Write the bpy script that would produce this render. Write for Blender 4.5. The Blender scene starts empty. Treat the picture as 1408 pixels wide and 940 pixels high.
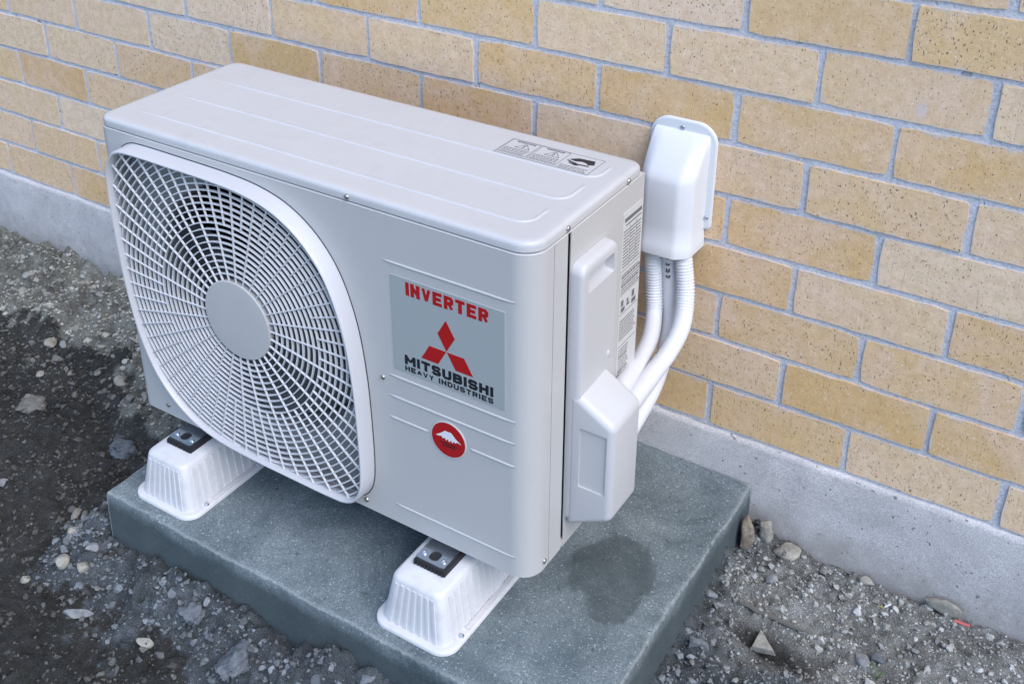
import bpy, bmesh, math, random
import numpy as np
from mathutils import Vector, Matrix

random.seed(7); np.random.seed(7)
R = math.radians
sc = bpy.context.scene
COL = sc.collection

# ------------------------------------------------------------------ camera, sky, sun, exposure
cam_d = bpy.data.cameras.new("camera"); cam = bpy.data.objects.new("camera", cam_d); COL.objects.link(cam)
sc.camera = cam
AZ, EL, ROLL = -0.5634, 0.4467, 0.0020
cam.location = (0.5700, -1.5437, 1.2358)
fw = Vector((math.cos(EL)*math.sin(AZ), math.cos(EL)*math.cos(AZ), -math.sin(EL)))
rt = fw.cross(Vector((0, 0, 1))).normalized(); up = rt.cross(fw)
r2 = rt*math.cos(ROLL)+up*math.sin(ROLL); u2 = -rt*math.sin(ROLL)+up*math.cos(ROLL)
cam.rotation_euler = Matrix((r2, u2, -fw)).transposed().to_euler()
cam_d.sensor_fit = 'HORIZONTAL'; cam_d.sensor_width = 36.0
cam_d.lens = 1558.13/1408*36.0
cam_d.shift_x = 0.0; cam_d.shift_y = -217.04/1408
cam_d.clip_start = 0.02; cam_d.clip_end = 500

SUN_DIR = Vector((0.64, -0.26, 0.88)).normalized()      # towards the sun
sun_el = math.asin(SUN_DIR.z); sun_az = math.atan2(SUN_DIR.x, SUN_DIR.y)
world = bpy.data.worlds.new("World"); sc.world = world; world.use_nodes = True
wn = world.node_tree; wn.nodes.clear()
sky = wn.nodes.new('ShaderNodeTexSky'); sky.sky_type = 'NISHITA'; sky.sun_disc = False
sky.sun_elevation = sun_el; sky.sun_rotation = sun_az
sky.air_density = 1.0; sky.dust_density = 0.7; sky.ozone_density = 3.0
bg = wn.nodes.new('ShaderNodeBackground'); bg.inputs['Strength'].default_value = 0.145
wo = wn.nodes.new('ShaderNodeOutputWorld')
wn.links.new(sky.outputs[0], bg.inputs[0]); wn.links.new(bg.outputs[0], wo.inputs[0])
sd = bpy.data.lights.new("sun", 'SUN'); so = bpy.data.objects.new("sun", sd); COL.objects.link(so)
sd.energy = 1.35; sd.angle = R(45); sd.color = (1.0, 0.955, 0.95)
so.rotation_euler = SUN_DIR.to_track_quat('Z', 'Y').to_euler(); so.location = (3, -2, 4)
sc.view_settings.view_transform = 'Standard'; sc.view_settings.look = 'None'
sc.view_settings.gamma = 1.0; sc.view_settings.exposure = 1.18
sc.view_settings.use_curve_mapping = False

# ------------------------------------------------------------------ helpers
class MB:
    def __init__(s): s.v = []; s.f = []
    def add(s, vs, fs):
        o = len(s.v); s.v += [tuple(map(float, v)) for v in vs]; s.f += [tuple(i+o for i in f) for f in fs]; return s
    def box(s, x0, x1, y0, y1, z0, z1):
        return s.add([(x0,y0,z0),(x1,y0,z0),(x1,y1,z0),(x0,y1,z0),(x0,y0,z1),(x1,y0,z1),(x1,y1,z1),(x0,y1,z1)],
                     [(3,2,1,0),(4,5,6,7),(0,1,5,4),(1,2,6,5),(2,3,7,6),(3,0,4,7)])
    def loft(s, loops, cap0=True, cap1=True, closed=True):
        n = len(loops[0]); vs = [p for l in loops for p in l]; fs = []
        for i in range(len(loops)-1):
            for j in range(n if closed else n-1):
                k = (j+1) % n; fs.append((i*n+j, i*n+k, (i+1)*n+k, (i+1)*n+j))
        if cap0: fs.append(tuple(reversed(range(n))))
        if cap1: fs.append(tuple((len(loops)-1)*n+j for j in range(n)))
        return s.add(vs, fs)
    def tube(s, path, rad, seg=12, cap=True):
        P = [Vector(p) for p in path]; N = len(P); loops = []
        t0 = (P[1]-P[0]).normalized(); ref = Vector((0,0,1)) if abs(t0.z) < .9 else Vector((1,0,0))
        nrm = t0.cross(ref).normalized()
        for i in range(N):
            t = (P[min(i+1,N-1)]-P[max(i-1,0)]).normalized()
            nrm = (nrm - t*nrm.dot(t)).normalized(); b = t.cross(nrm)
            r = rad[i] if hasattr(rad, '__len__') else rad
            loops.append([P[i]+(nrm*math.cos(a)+b*math.sin(a))*r for a in [2*math.pi*k/seg for k in range(seg)]])
        return s.loft(loops, cap, cap)
    def xf(s, M):
        s.v = [tuple(M @ Vector(v)) for v in s.v]; return s
    def mesh(s, name, smooth=None, fix=True):
        m = bpy.data.meshes.new(name); m.from_pydata(s.v, [], s.f); m.update()
        if fix:
            b = bmesh.new(); b.from_mesh(m); bmesh.ops.recalc_face_normals(b, faces=b.faces); b.to_mesh(m); b.free()
        if smooth is not None:
            m.polygons.foreach_set('use_smooth', [True]*len(m.polygons)); m.set_sharp_from_angle(angle=R(smooth))
        return m
    def obj(s, name, mat, parent=None, smooth=None, fix=True):
        return mkobj(name, s.mesh(name, smooth, fix), mat, parent)

def mkobj(name, mesh, mat, parent=None, loc=None, rot=None):
    o = bpy.data.objects.new(name, mesh); COL.objects.link(o)
    if mat and not mesh.materials: mesh.materials.append(mat)
    if parent: o.parent = parent
    if loc is not None: o.location = loc
    if rot is not None: o.rotation_euler = rot
    return o
def empty(name, loc=(0,0,0)):
    o = bpy.data.objects.new(name, None); COL.objects.link(o); o.location = loc; o.empty_display_size = .05; return o
def tag(o, label=None, cat=None, group=None, kind=None):
    if label: o['label'] = label
    if cat: o['category'] = cat
    if group: o['group'] = group
    if kind: o['kind'] = kind
    return o
def rrect(x0, x1, y0, y1, r, seg=6):
    """counter-clockwise rounded rectangle; r may be one radius or four (x1y0, x1y1, x0y1, x0y0)"""
    rr = r if hasattr(r, '__len__') else (r,)*4; out = []
    for (cx, cy, a0, q) in ((x1-rr[0], y0+rr[0], -90, rr[0]), (x1-rr[1], y1-rr[1], 0, rr[1]),
                            (x0+rr[2], y1-rr[2], 90, rr[2]), (x0+rr[3], y0+rr[3], 180, rr[3])):
        for k in range(seg+1):
            a = R(a0+90*k/seg); out.append((cx+q*math.cos(a), cy+q*math.sin(a)))
    return out
def catmull(P, n=8, closed=False):
    P = [Vector(p) for p in P]; N = len(P); out = []
    for i in range(N if closed else N-1):
        g = (lambda k: P[k % N]) if closed else (lambda k: P[max(0, min(N-1, k))])
        p0, p1, p2, p3 = g(i-1), g(i), g(i+1), g(i+2)
        for j in range(n):
            t = j/n; out.append(.5*((2*p1)+(p2-p0)*t+(2*p0-5*p1+4*p2-p3)*t*t+(3*p1-p0-3*p2+p3)*t**3))
    if not closed: out.append(P[-1])
    return out
def bevel_hull(pts, faces, r, seg=3):
    b = bmesh.new(); vs = [b.verts.new(p) for p in pts]
    for f in faces: b.faces.new([vs[i] for i in f])
    bmesh.ops.recalc_face_normals(b, faces=b.faces)
    bmesh.ops.bevel(b, geom=list(b.edges), offset=r, segments=seg, affect='EDGES', profile=.5)
    m = bpy.data.meshes.new('m'); b.to_mesh(m); b.free(); return m
def boolean(mesh_a, meshes, name):
    a = bpy.data.objects.new('tmp_a', mesh_a); COL.objects.link(a); tmp = []
    for m in meshes:
        q = bpy.data.objects.new('tmp_b', m); COL.objects.link(q); tmp.append(q)
        md = a.modifiers.new('b', 'BOOLEAN'); md.operation = 'DIFFERENCE'; md.object = q; md.solver = 'EXACT'
    bpy.context.view_layer.update()
    dg = bpy.context.evaluated_depsgraph_get()
    res = bpy.data.meshes.new_from_object(a.evaluated_get(dg)); res.name = name
    for q in tmp+[a]: bpy.data.objects.remove(q)
    return res
def smooth_mesh(m, ang):
    m.polygons.foreach_set('use_smooth', [True]*len(m.polygons)); m.set_sharp_from_angle(angle=R(ang)); return m
def text_mesh(txt, width, height, offset=0.0, extrude=.00015, spacing=1.0, shear=0.0):
    """lettering in the XY plane, fitted to width x height with its lower-left corner at 0"""
    c = bpy.data.curves.new('t', 'FONT'); c.body = txt; c.size = 1; c.offset = offset; c.extrude = .01
    c.space_character = spacing; c.shear = shear; c.resolution_u = 4
    o = bpy.data.objects.new('t', c); COL.objects.link(o); bpy.context.view_layer.update()
    m = bpy.data.meshes.new_from_object(o.evaluated_get(bpy.context.evaluated_depsgraph_get()))
    bpy.data.objects.remove(o)
    co = np.array([v.co for v in m.vertices]); mn = co.min(0); mx = co.max(0)
    co = (co-mn)/(mx-mn)*np.array([width, height, extrude*2])
    m.vertices.foreach_set('co', co.ravel()); m.update(); m.materials.clear(); return m
def lattice_noise(x, y, scale, seed):
    rs = np.random.RandomState(seed); T = rs.rand(257, 257)
    u = np.asarray(x)*scale+1000.37; v = np.asarray(y)*scale+1000.71
    i = np.floor(u).astype(int); j = np.floor(v).astype(int); a = u-i; b = v-j
    a = a*a*(3-2*a); b = b*b*(3-2*b); i %= 256; j %= 256
    return ((T[i,j]*(1-a)+T[i+1,j]*a)*(1-b)+(T[i,j+1]*(1-a)+T[i+1,j+1]*a)*b)*2-1
def fbm(x, y, scale, octv, seed, gain=.5):
    s = 0; amp = 1
    for k in range(octv): s = s+amp*lattice_noise(x, y, scale*2.03**k, seed+k); amp *= gain
    return s
def sstep(a, b, x):
    t = np.clip((x-a)/(b-a), 0, 1); return t*t*(3-2*t)

# ------------------------------------------------------------------ materials
def newmat(name):
    m = bpy.data.materials.new(name); m.use_nodes = True; nt = m.node_tree
    return m, nt, nt.nodes['Principled BSDF']
def N(nt, t, **kw):
    n = nt.nodes.new(t)
    for k, v in kw.items():
        if k in n.inputs: n.inputs[k].default_value = v
        else: setattr(n, k, v)
    return n
def ramp(nt, src, stops):
    n = nt.nodes.new('ShaderNodeValToRGB'); e = n.color_ramp.elements
    while len(e) < len(stops): e.new(.5)
    for q, (p, c) in zip(e, stops): q.position = p; q.color = (*c, 1) if hasattr(c, '__len__') else (c, c, c, 1)
    nt.links.new(src, n.inputs[0]); return n.outputs[0]
def mix(nt, f, a, b, mode='MIX'):
    n = nt.nodes.new('ShaderNodeMix'); n.data_type = 'RGBA'; n.blend_type = mode
    for s, v in ((n.inputs[0], f), (n.inputs[6], a), (n.inputs[7], b)):
        if hasattr(v, 'is_linked'): nt.links.new(v, s)
        elif hasattr(v, '__len__'): s.default_value = (*v, 1)
        else: s.default_value = v
    return n.outputs[2]
def mth(nt, op, a, b=0.0, c=None):
    n = nt.nodes.new('ShaderNodeMath'); n.operation = op
    for s, v in zip(n.inputs, (a, b, c)):
        if v is None: continue
        if hasattr(v, 'is_linked'): nt.links.new(v, s)
        else: s.default_value = v
    return n.outputs[0]
def coords(nt, scale=(1,1,1), rnd=0.0, kind='Object'):
    tc = nt.nodes.new('ShaderNodeTexCoord'); mp = nt.nodes.new('ShaderNodeMapping'); mp.inputs['Scale'].default_value = scale
    src = tc.outputs[kind]
    if rnd:
        oi = nt.nodes.new('ShaderNodeObjectInfo'); vm = nt.nodes.new('ShaderNodeVectorMath'); vm.operation = 'MULTIPLY_ADD'
        cx = nt.nodes.new('ShaderNodeCombineXYZ')
        for k in range(3): nt.links.new(oi.outputs['Random'], cx.inputs[k])
        nt.links.new(cx.outputs[0], vm.inputs[0]); vm.inputs[1].default_value = (rnd, rnd*.71, rnd*1.31); nt.links.new(src, vm.inputs[2]); src = vm.outputs[0]
    nt.links.new(src, mp.inputs[0]); return mp.outputs[0]
def noise(nt, vec, scale, detail=4, rough=.55, dist=0.0):
    n = N(nt, 'ShaderNodeTexNoise', Scale=scale, Detail=detail, Roughness=rough, Distortion=dist); nt.links.new(vec, n.inputs['Vector']); return n.outputs['Fac']
def voro(nt, vec, scale, out='Distance', feature='F1'):
    n = N(nt, 'ShaderNodeTexVoronoi', Scale=scale); n.feature = feature; nt.links.new(vec, n.inputs['Vector']); return n.outputs[out]
def bump(nt, bsdf, h, strength, dist):
    n = N(nt, 'ShaderNodeBump', Strength=strength, Distance=dist); nt.links.new(h, n.inputs['Height']); nt.links.new(n.outputs[0], bsdf.inputs['Normal'])

def plastic(name, col, rough=.45, var=.04, bmp=.0, spec=.5, dirt=.0):
    m, nt, b = newmat(name); v = coords(nt, kind='Object')
    n = noise(nt, v, 9, 4)
    c = mix(nt, n, [k*(1-var) for k in col], [min(1, k*(1+var)) for k in col])
    if dirt:
        d = ramp(nt, noise(nt, v, 38, 6, .7), [(.52, 0), (.78, 1)])
        c = mix(nt, mth(nt, 'MULTIPLY', d, dirt), c, (.22, .2, .17))
    nt.links.new(c, b.inputs['Base Color'])
    r = ramp(nt, noise(nt, v, 30, 3), [(.3, rough*.88), (.7, rough*1.12)]); nt.links.new(r, b.inputs['Roughness'])
    b.inputs['Specular IOR Level'].default_value = spec
    if bmp: bump(nt, b, noise(nt, v, 900, 2), bmp, .0006)
    return m
def flat(name, col, rough=.5, metal=0.0):
    m, nt, b = newmat(name); v = coords(nt); n = noise(nt, v, 60, 3)
    nt.links.new(mix(nt, n, [k*.93 for k in col], [min(1, k*1.05) for k in col]), b.inputs['Base Color'])
    b.inputs['Roughness'].default_value = rough; b.inputs['Metallic'].default_value = metal; return m

M = {}
M['paint'] = plastic('stucco_white_paint', (.47, .46, .445), .42, .025, .12, dirt=.05)
M['lid'] = plastic('lid_paint', (.49, .485, .485), .38, .035, .12, dirt=.13)
M['cover'] = plastic('cover_plastic', (.50, .495, .495), .42, .02, .06, dirt=.04)
M['grille'] = plastic('grille_plastic', (.66, .66, .67), .42, .02)
M['frame'] = plastic('grille_frame_plastic', (.50, .495, .505), .40, .02)
M['foot'] = plastic('foot_plastic', (.57, .565, .57), .48, .03, .1, dirt=.28)
M['duct'] = plastic('duct_plastic', (.67, .67, .675), .36, .015, dirt=.03)
M['pipe'] = plastic('pipe_wrap', (.66, .665, .69), .5, .04, .2, dirt=.06)
M['dark'] = flat('dark_parts_and_shade', (.022, .026, .030), .55)  # dark inner parts, and pieces whose dark colour stands in for shade
M['fan'] = flat('fan_plastic', (.045, .052, .058), .4)
M['orifice'] = flat('orifice_plastic', (.22, .225, .23), .5)
M['coil'] = flat('coil_fins', (.24, .19, .16), .45)
M['rubber'] = flat('black_rubber', (.012, .012, .014), .7)
M['zinc'] = flat('zinc_steel', (.62, .66, .70), .28, 1.0)
M['brass'] = flat('screw_steel', (.58, .57, .55), .3, 1.0)
M['red'] = flat('red_print', (.40, .008, .010), .4)
M['black'] = flat('black_print', (.012, .013, .018), .45)
M['grey_print'] = flat('grey_print', (.13, .13, .14), .5)
M['label'] = flat('label_film', (.56, .55, .53), .4)
M['plate'] = plastic('badge_film', (.345, .37, .365), .32, .02)
M['white_print'] = flat('white_print', (.72, .72, .74), .45)

BL_, BH_ = .2302, .0795
def brick_mat():
    m, nt, b = newmat('tan_brick')
    oi = nt.nodes.new('ShaderNodeObjectInfo'); rnd = oi.outputs['Random']
    v = coords(nt, rnd=37.0); w = coords(nt, (1, 1, .16), rnd=37.0); st = coords(nt, (1, 1, .07), rnd=21.0)
    base = ramp(nt, rnd, [(0, (.74, .50, .25)), (.2, (.82, .62, .42)), (.42, (.68, .43, .19)), (.62, (.84, .66, .48)), (.82, (.76, .53, .29)), (1, (.71, .46, .21))])
    cl = ramp(nt, noise(nt, v, 9, 3, .6, .8), [(.38, 0), (.66, 1)])
    c = mix(nt, mth(nt, 'MULTIPLY', cl, .6), base, (.82, .60, .46))
    mot = noise(nt, v, 70, 5, .7); c = mix(nt, ramp(nt, mot, [(.35, .35), (.65, 0)]), c, (.46, .28, .12))
    # wire-cut drag marks, dark pits and pale grog
    drag = ramp(nt, noise(nt, st, 210, 3, .6), [(.58, 0), (.72, 1)]); c = mix(nt, mth(nt, 'MULTIPLY', drag, .08), c, (.24, .16, .08))
    sp1 = noise(nt, coords(nt, (1, 1, .45), rnd=37.0), 430, 2, .5); pit = ramp(nt, sp1, [(.655, 0), (.69, 1)]); c = mix(nt, mth(nt, 'MULTIPLY', pit, .8), c, (.12, .085, .055))
    sp2 = noise(nt, coords(nt, (1, 1, .7), rnd=11.0), 330, 2, .5); wh = ramp(nt, sp2, [(.665, 0), (.70, 1)]); c = mix(nt, mth(nt, 'MULTIPLY', wh, .8), c, (.80, .70, .56))
    # mortar smeared over the edges, with an uneven limit
    tco = nt.nodes.new('ShaderNodeTexCoord'); sx = nt.nodes.new('ShaderNodeSeparateXYZ'); nt.links.new(tco.outputs['Object'], sx.inputs[0])
    ex_ = mth(nt, 'SUBTRACT', BL_/2, mth(nt, 'ABSOLUTE', sx.outputs['X'])); ez_ = mth(nt, 'SUBTRACT', BH_/2, mth(nt, 'ABSOLUTE', sx.outputs['Z']))
    ed = mth(nt, 'ADD', mth(nt, 'MINIMUM', ex_, ez_), mth(nt, 'MULTIPLY', mth(nt, 'SUBTRACT', noise(nt, v, 34, 6, .7), .44), .030))
    c = mix(nt, mth(nt, 'MULTIPLY', ramp(nt, ed, [(.0, 1), (.0026, 0)]), .6), c, (.55, .53, .53))
    # lime smear left on one brick
    ge = nt.nodes.new('ShaderNodeNewGeometry'); vm = nt.nodes.new('ShaderNodeVectorMath'); vm.operation = 'DISTANCE'
    mp = nt.nodes.new('ShaderNodeMapping'); mp.inputs['Scale'].default_value = (1.6, 1, 1); nt.links.new(ge.outputs['Position'], mp.inputs[0])
    nt.links.new(mp.outputs[0], vm.inputs[0]); vm.inputs[1].default_value = (.268*1.6, 0, .648)
    sm = ramp(nt, mth(nt, 'ADD', vm.outputs['Value'], mth(nt, 'MULTIPLY', noise(nt, v, 160, 3), .012)), [(.012, 1), (.022, 0)])
    c = mix(nt, mth(nt, 'MULTIPLY', sm, .6), c, (.62, .55, .58))
    nt.links.new(c, b.inputs['Base Color']); b.inputs['Roughness'].default_value = .88; b.inputs['Specular IOR Level'].default_value = .25
    h = mth(nt, 'SUBTRACT', mth(nt, 'MULTIPLY', noise(nt, v, 160, 5, .7), .5), mth(nt, 'ADD', mth(nt, 'MULTIPLY', pit, .9), mth(nt, 'MULTIPLY', drag, .15)))
    bump(nt, b, h, .75, .0022); return m
M['brick'] = brick_mat()
M['brick_far'] = flat('far_brick', (.66, .45, .23), .9)
def mortar_mat():
    m, nt, b = newmat('mortar'); v = coords(nt)
    c = mix(nt, noise(nt, v, 7, 4), (.52, .525, .57), (.66, .665, .71))
    c = mix(nt, ramp(nt, noise(nt, v, 240, 3, .7), [(.45, 0), (.7, .45)]), c, (.22, .215, .22))
    hol = ramp(nt, noise(nt, v, 26, 3, .5), [(.66, 0), (.70, 1)])
    c = mix(nt, mth(nt, 'MULTIPLY', hol, .5), c, (.2, .19, .18))
    nt.links.new(c, b.inputs['Base Color']); b.inputs['Roughness'].default_value = .92
    h = mth(nt, 'SUBTRACT', noise(nt, v, 130, 6, .7), mth(nt, 'MULTIPLY', hol, 1.2)); bump(nt, b, h, .8, .004); return m
M['mortar'] = mortar_mat()
PZ0 = -.0866
def concrete(name, c0, c1, speck, pit_col, bs=.4, stain=None, scale=1.0, pits=.71):
    m, nt, b = newmat(name); v = coords(nt)
    c = mix(nt, ramp(nt, noise(nt, v, 7*scale, 8, .7, .6), [(.32, 0), (.68, 1)]), c0, c1)
    c = mix(nt, ramp(nt, noise(nt, v, 420*scale, 3, .7), [(.4, .55), (.6, 0)]), c, [k*.55 for k in c0])
    c = mix(nt, ramp(nt, noise(nt, v, 330*scale, 2, .5), [(.64, 0), (.70, speck)]), c, [min(.8, k*2.2) for k in c1])
    p = ramp(nt, noise(nt, v, 120*scale, 2, .4), [(pits, 0), (pits+.03, 1)])
    c = mix(nt, mth(nt, 'MULTIPLY', p, .8), c, pit_col)
    if name.startswith('footing'):
        bl = ramp(nt, noise(nt, v, 24, 5, .6), [(.66, 0), (.72, 1)]); c = mix(nt, mth(nt, 'MULTIPLY', bl, .35), c, (.30, .25, .20))
        sep_ = nt.nodes.new('ShaderNodeSeparateXYZ'); tc_ = nt.nodes.new('ShaderNodeTexCoord'); nt.links.new(tc_.outputs['Object'], sep_.inputs[0])
        spl = ramp(nt, mth(nt, 'ADD', mth(nt, 'ADD', sep_.outputs['Z'], .5), mth(nt, 'MULTIPLY', mth(nt, 'SUBTRACT', noise(nt, v, 18, 7, .75), .5), .22)), [(.315, 1), (.395, 0)])
        c = mix(nt, mth(nt, 'MULTIPLY', spl, .62), c, (.25, .23, .20))
    rough = .85
    if stain:
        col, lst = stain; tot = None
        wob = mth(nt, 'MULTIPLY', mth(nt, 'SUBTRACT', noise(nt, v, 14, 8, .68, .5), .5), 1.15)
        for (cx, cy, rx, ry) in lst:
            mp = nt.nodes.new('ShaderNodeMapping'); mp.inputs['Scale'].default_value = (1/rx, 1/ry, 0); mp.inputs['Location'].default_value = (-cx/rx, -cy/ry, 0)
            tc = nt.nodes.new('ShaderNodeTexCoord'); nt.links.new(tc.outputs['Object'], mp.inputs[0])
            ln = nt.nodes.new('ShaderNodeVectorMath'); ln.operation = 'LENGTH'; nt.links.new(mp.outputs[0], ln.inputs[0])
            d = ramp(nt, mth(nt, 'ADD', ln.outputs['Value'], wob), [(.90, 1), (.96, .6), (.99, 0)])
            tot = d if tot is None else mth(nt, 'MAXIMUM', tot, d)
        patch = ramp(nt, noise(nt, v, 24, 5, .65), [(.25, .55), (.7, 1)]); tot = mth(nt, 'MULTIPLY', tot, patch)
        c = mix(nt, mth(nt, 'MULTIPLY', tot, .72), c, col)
        # side faces coloured darker below the top edge, with an uneven upper limit; pale laitance along the arris
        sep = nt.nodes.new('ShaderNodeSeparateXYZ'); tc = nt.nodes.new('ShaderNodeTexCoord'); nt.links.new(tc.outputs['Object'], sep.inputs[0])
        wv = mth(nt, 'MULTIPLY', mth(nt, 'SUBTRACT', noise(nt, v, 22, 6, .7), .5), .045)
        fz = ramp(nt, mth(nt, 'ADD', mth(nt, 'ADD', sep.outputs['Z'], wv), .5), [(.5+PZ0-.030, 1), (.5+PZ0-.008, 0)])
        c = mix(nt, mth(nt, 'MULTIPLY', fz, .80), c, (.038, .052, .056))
        gp = nt.nodes.new('ShaderNodeNewGeometry'); wr = ramp(nt, gp.outputs['Pointiness'], [(.515, 0), (.56, 1)])
        c = mix(nt, mth(nt, 'MULTIPLY', wr, .45), c, (.36, .37, .36))
        nt.links.new(mth(nt, 'SUBTRACT', .85, mth(nt, 'MULTIPLY', tot, .3)), b.inputs['Roughness'])
    else: b.inputs['Roughness'].default_value = rough
    nt.links.new(c, b.inputs['Base Color'])
    h = mth(nt, 'SUBTRACT', noise(nt, v, 150*scale, 6, .7), mth(nt, 'MULTIPLY', p, .8)); bump(nt, b, h, bs, .002); return m
M['footing'] = concrete('footing_concrete', (.46, .44, .435), (.70, .67, .66), .15, (.13, .12, .12), .35, pits=.70)
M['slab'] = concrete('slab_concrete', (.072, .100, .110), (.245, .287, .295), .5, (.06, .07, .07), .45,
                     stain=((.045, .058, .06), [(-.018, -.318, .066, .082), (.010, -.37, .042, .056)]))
def soil_mat():
    m, nt, b = newmat('soil'); v = coords(nt)
    at = nt.nodes.new('ShaderNodeVertexColor'); at.layer_name = 'zone'
    g1 = noise(nt, v, 60, 6, .75); g2 = noise(nt, v, 420, 4, .75)
    c = mix(nt, ramp(nt, g1, [(.3, .6), (.7, 0)]), at.outputs['Color'], (.03, .031, .029))
    c = mix(nt, ramp(nt, g2, [(.56, 0), (.72, .55)]), c, mix(nt, 1.0, at.outputs['Color'], (2.2, 2.2, 2.2), 'MULTIPLY'))
    g3 = noise(nt, v, 800, 2, .6); c = mix(nt, 1.0, c, ramp(nt, g3, [(.36, .45), (.64, 1.55)]), 'MULTIPLY')
    nt.links.new(c, b.inputs['Base Color']); b.inputs['Roughness'].default_value = .95; b.inputs['Specular IOR Level'].default_value = .2
    bump(nt, b, mth(nt, 'ADD', g1, mth(nt, 'MULTIPLY', g2, .9)), 1.0, .013); return m
M['soil'] = soil_mat()
def stone_mat(name, attr=False, col=(.2,.2,.2), col2=None):
    m, nt, b = newmat(name); v = coords(nt, rnd=13.0 if not attr else 0.0)
    if attr:
        at = nt.nodes.new('ShaderNodeVertexColor'); at.layer_name = 'zone'; base = at.outputs['Color']
        c = mix(nt, ramp(nt, noise(nt, v, 300, 4, .7), [(.35, .5), (.65, 0)]), base, (.05, .05, .05))
    else:
        col2 = col2 or [k*.5 for k in col]
        c = mix(nt, ramp(nt, noise(nt, v, 55, 5, .65), [(.35, 0), (.65, 1)]), col2, col)
        c = mix(nt, ramp(nt, noise(nt, v, 420, 3, .7), [(.55, 0), (.7, .5)]), c, [min(.8, k*1.6) for k in col])
    nt.links.new(c, b.inputs['Base Color']); b.inputs['Roughness'].default_value = .9; b.inputs['Specular IOR Level'].default_value = .25
    bump(nt, b, noise(nt, v, 260, 5, .7), .6, .002); return m
M['gravel'] = stone_mat('gravel_stone', True)
M['stone_pale'] = stone_mat('pale_stone', col=(.34, .32, .27), col2=(.20, .19, .165))
M['stone_grey'] = stone_mat('grey_stone', col=(.27, .27, .27), col2=(.15, .155, .16))
M['stone_blue'] = stone_mat('blue_grey_rubble', col=(.15, .165, .18), col2=(.06, .068, .078))
M['stone_clod'] = stone_mat('soil_clod', col=(.19, .185, .165), col2=(.10, .098, .085))
M['clay'] = stone_mat('brown_clay_lump', col=(.30, .25, .19), col2=(.15, .125, .095))
M['wood'] = flat('weathered_wood', (.10, .095, .085), .85)
M['grass'] = flat('grass_blade', (.10, .16, .05), .6)
M['yellow'] = flat('yellow_scrap', (.45, .38, .08), .6)

# ------------------------------------------------------------------ the ground
PXA, PXB = -.838, .088
def height(x, y):
    x = np.asarray(x, float); y = np.asarray(y, float)
    h = -.192+.055*np.clip(y, -1.6, .3)
    edge = -.235+.0*x - .10*sstep(-1.35, -1.05, x)+.03*fbm(x, y, 5, 3, 3)      # foot of the bank along the wall, left of the slab
    left = 1-sstep(-1.10, -.90, x)
    bank = sstep(edge-.06, edge+.03, y+.02*fbm(x, y, 22, 3, 81))
    h = h+left*(-.030+.040*bank+.020*bank*fbm(x, y, 13, 4, 8, .6))
    h = h+.030*np.exp(-(((x+.875)/.05)**2+((y+.60)/.07)**2))                   # gravel heaped at the slab corner
    dd = np.hypot(np.maximum(np.maximum(PXA-x, x-PXB), 0), np.maximum(-.625-y, 0))
    amp = .028+.034*np.clip((-.60-y)/.03, 0, 1)*sstep(-.86, -.70, x)
    h = h+amp*np.exp(-(dd/.075)**2)*(.85+.5*fbm(x, y, 11, 3, 55))
    h = h-.022*np.exp(-(((x-.22)/.07)**2+((y+.225)/.035)**2))                  # dark hollow right of the slab
    rub = np.clip(1.2-np.hypot(np.maximum(np.maximum(-.85-x, x-.10), 0), np.maximum(-.62-y, 0))/.13, 0, 1)
    n = .010*fbm(x, y, 6, 3, 20)+.006*fbm(x, y, 24, 3, 30, .6)+(.0045+.010*rub)*np.abs(fbm(x, y, 48, 3, 40, .65))+.0034*fbm(x, y, 140, 2, 47)+.008*(.45-np.abs(fbm(x, y, 17, 3, 52, .6)))*(.6+.6*rub+.4*left)
    return h+n
def zone_color(x, y):
    x = np.asarray(x, float); y = np.asarray(y, float)
    wob = .05*fbm(x, y, 9, 4, 60)
    dark = np.array([.080, .079, .072]); bankc = np.array([.37, .37, .325]); grav = np.array([.165, .187, .20]); rgt = np.array([.43, .43, .40])
    def lerp(a, b, t): return a*(1-t[..., None])+b*t[..., None]
    c = np.broadcast_to(dark, x.shape+(3,)).copy()
    edge = -.235 - .10*sstep(-1.35, -1.05, x)+.03*fbm(x, y, 5, 3, 3)
    fw_ = .035*fbm(x, y, 40, 3, 64)
    nb = fbm(x, y, 30, 4, 64, .6)
    c = lerp(c, bankc, sstep(-.3, .3, np.minimum((y-edge)/.03, (-.95-x)/.03)+1.1*nb))
    dx = np.maximum(np.maximum(-.86-x, x-.11), 0); dy = np.maximum(-.625-y, 0); d = np.sqrt(dx*dx+dy*dy)+wob+.05*fbm(x, y, 50, 3, 67)
    c = lerp(c, grav, sstep(-.3, .3, (.105+.07*sstep(-.7, -.3, x)-.05*sstep(.02, .08, -.86-x)-d)/.03+1.0*nb))
    rr = sstep(.08, .20, x+wob*.8); c = lerp(c, rgt, rr*sstep(-.30, -.20, y+wob*.8+.05*sstep(.3,.5,x)))
    hole = np.exp(-(((x-.225)/.075)**2+((y+.222)/.03)**2)**2); c = lerp(c, dark*.9, hole)
    v = 1+.25*fbm(x, y, 14, 3, 70)+.3*fbm(x, y, 90, 2, 75)
    return c*v[..., None]
def color_attr(mesh, cols):
    a = mesh.color_attributes.new('zone', 'FLOAT_COLOR', 'POINT')
    a.data.foreach_set('color', np.concatenate([cols, np.ones((len(cols), 1))], 1).astype(np.float32).ravel())
def grid_axis(lo, a, b, hi, step):
    mid = np.arange(a, b+1e-6, step); out = [mid]
    g = []; x = a; s = step
    while x > lo: s *= 1.35; x -= s; g.append(max(x, lo))
    h = []; x = b; s = step
    while x < hi: s *= 1.35; x += s; h.append(min(x, hi))
    return np.array(sorted(set(g))+list(mid)+sorted(set(h)))
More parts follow.
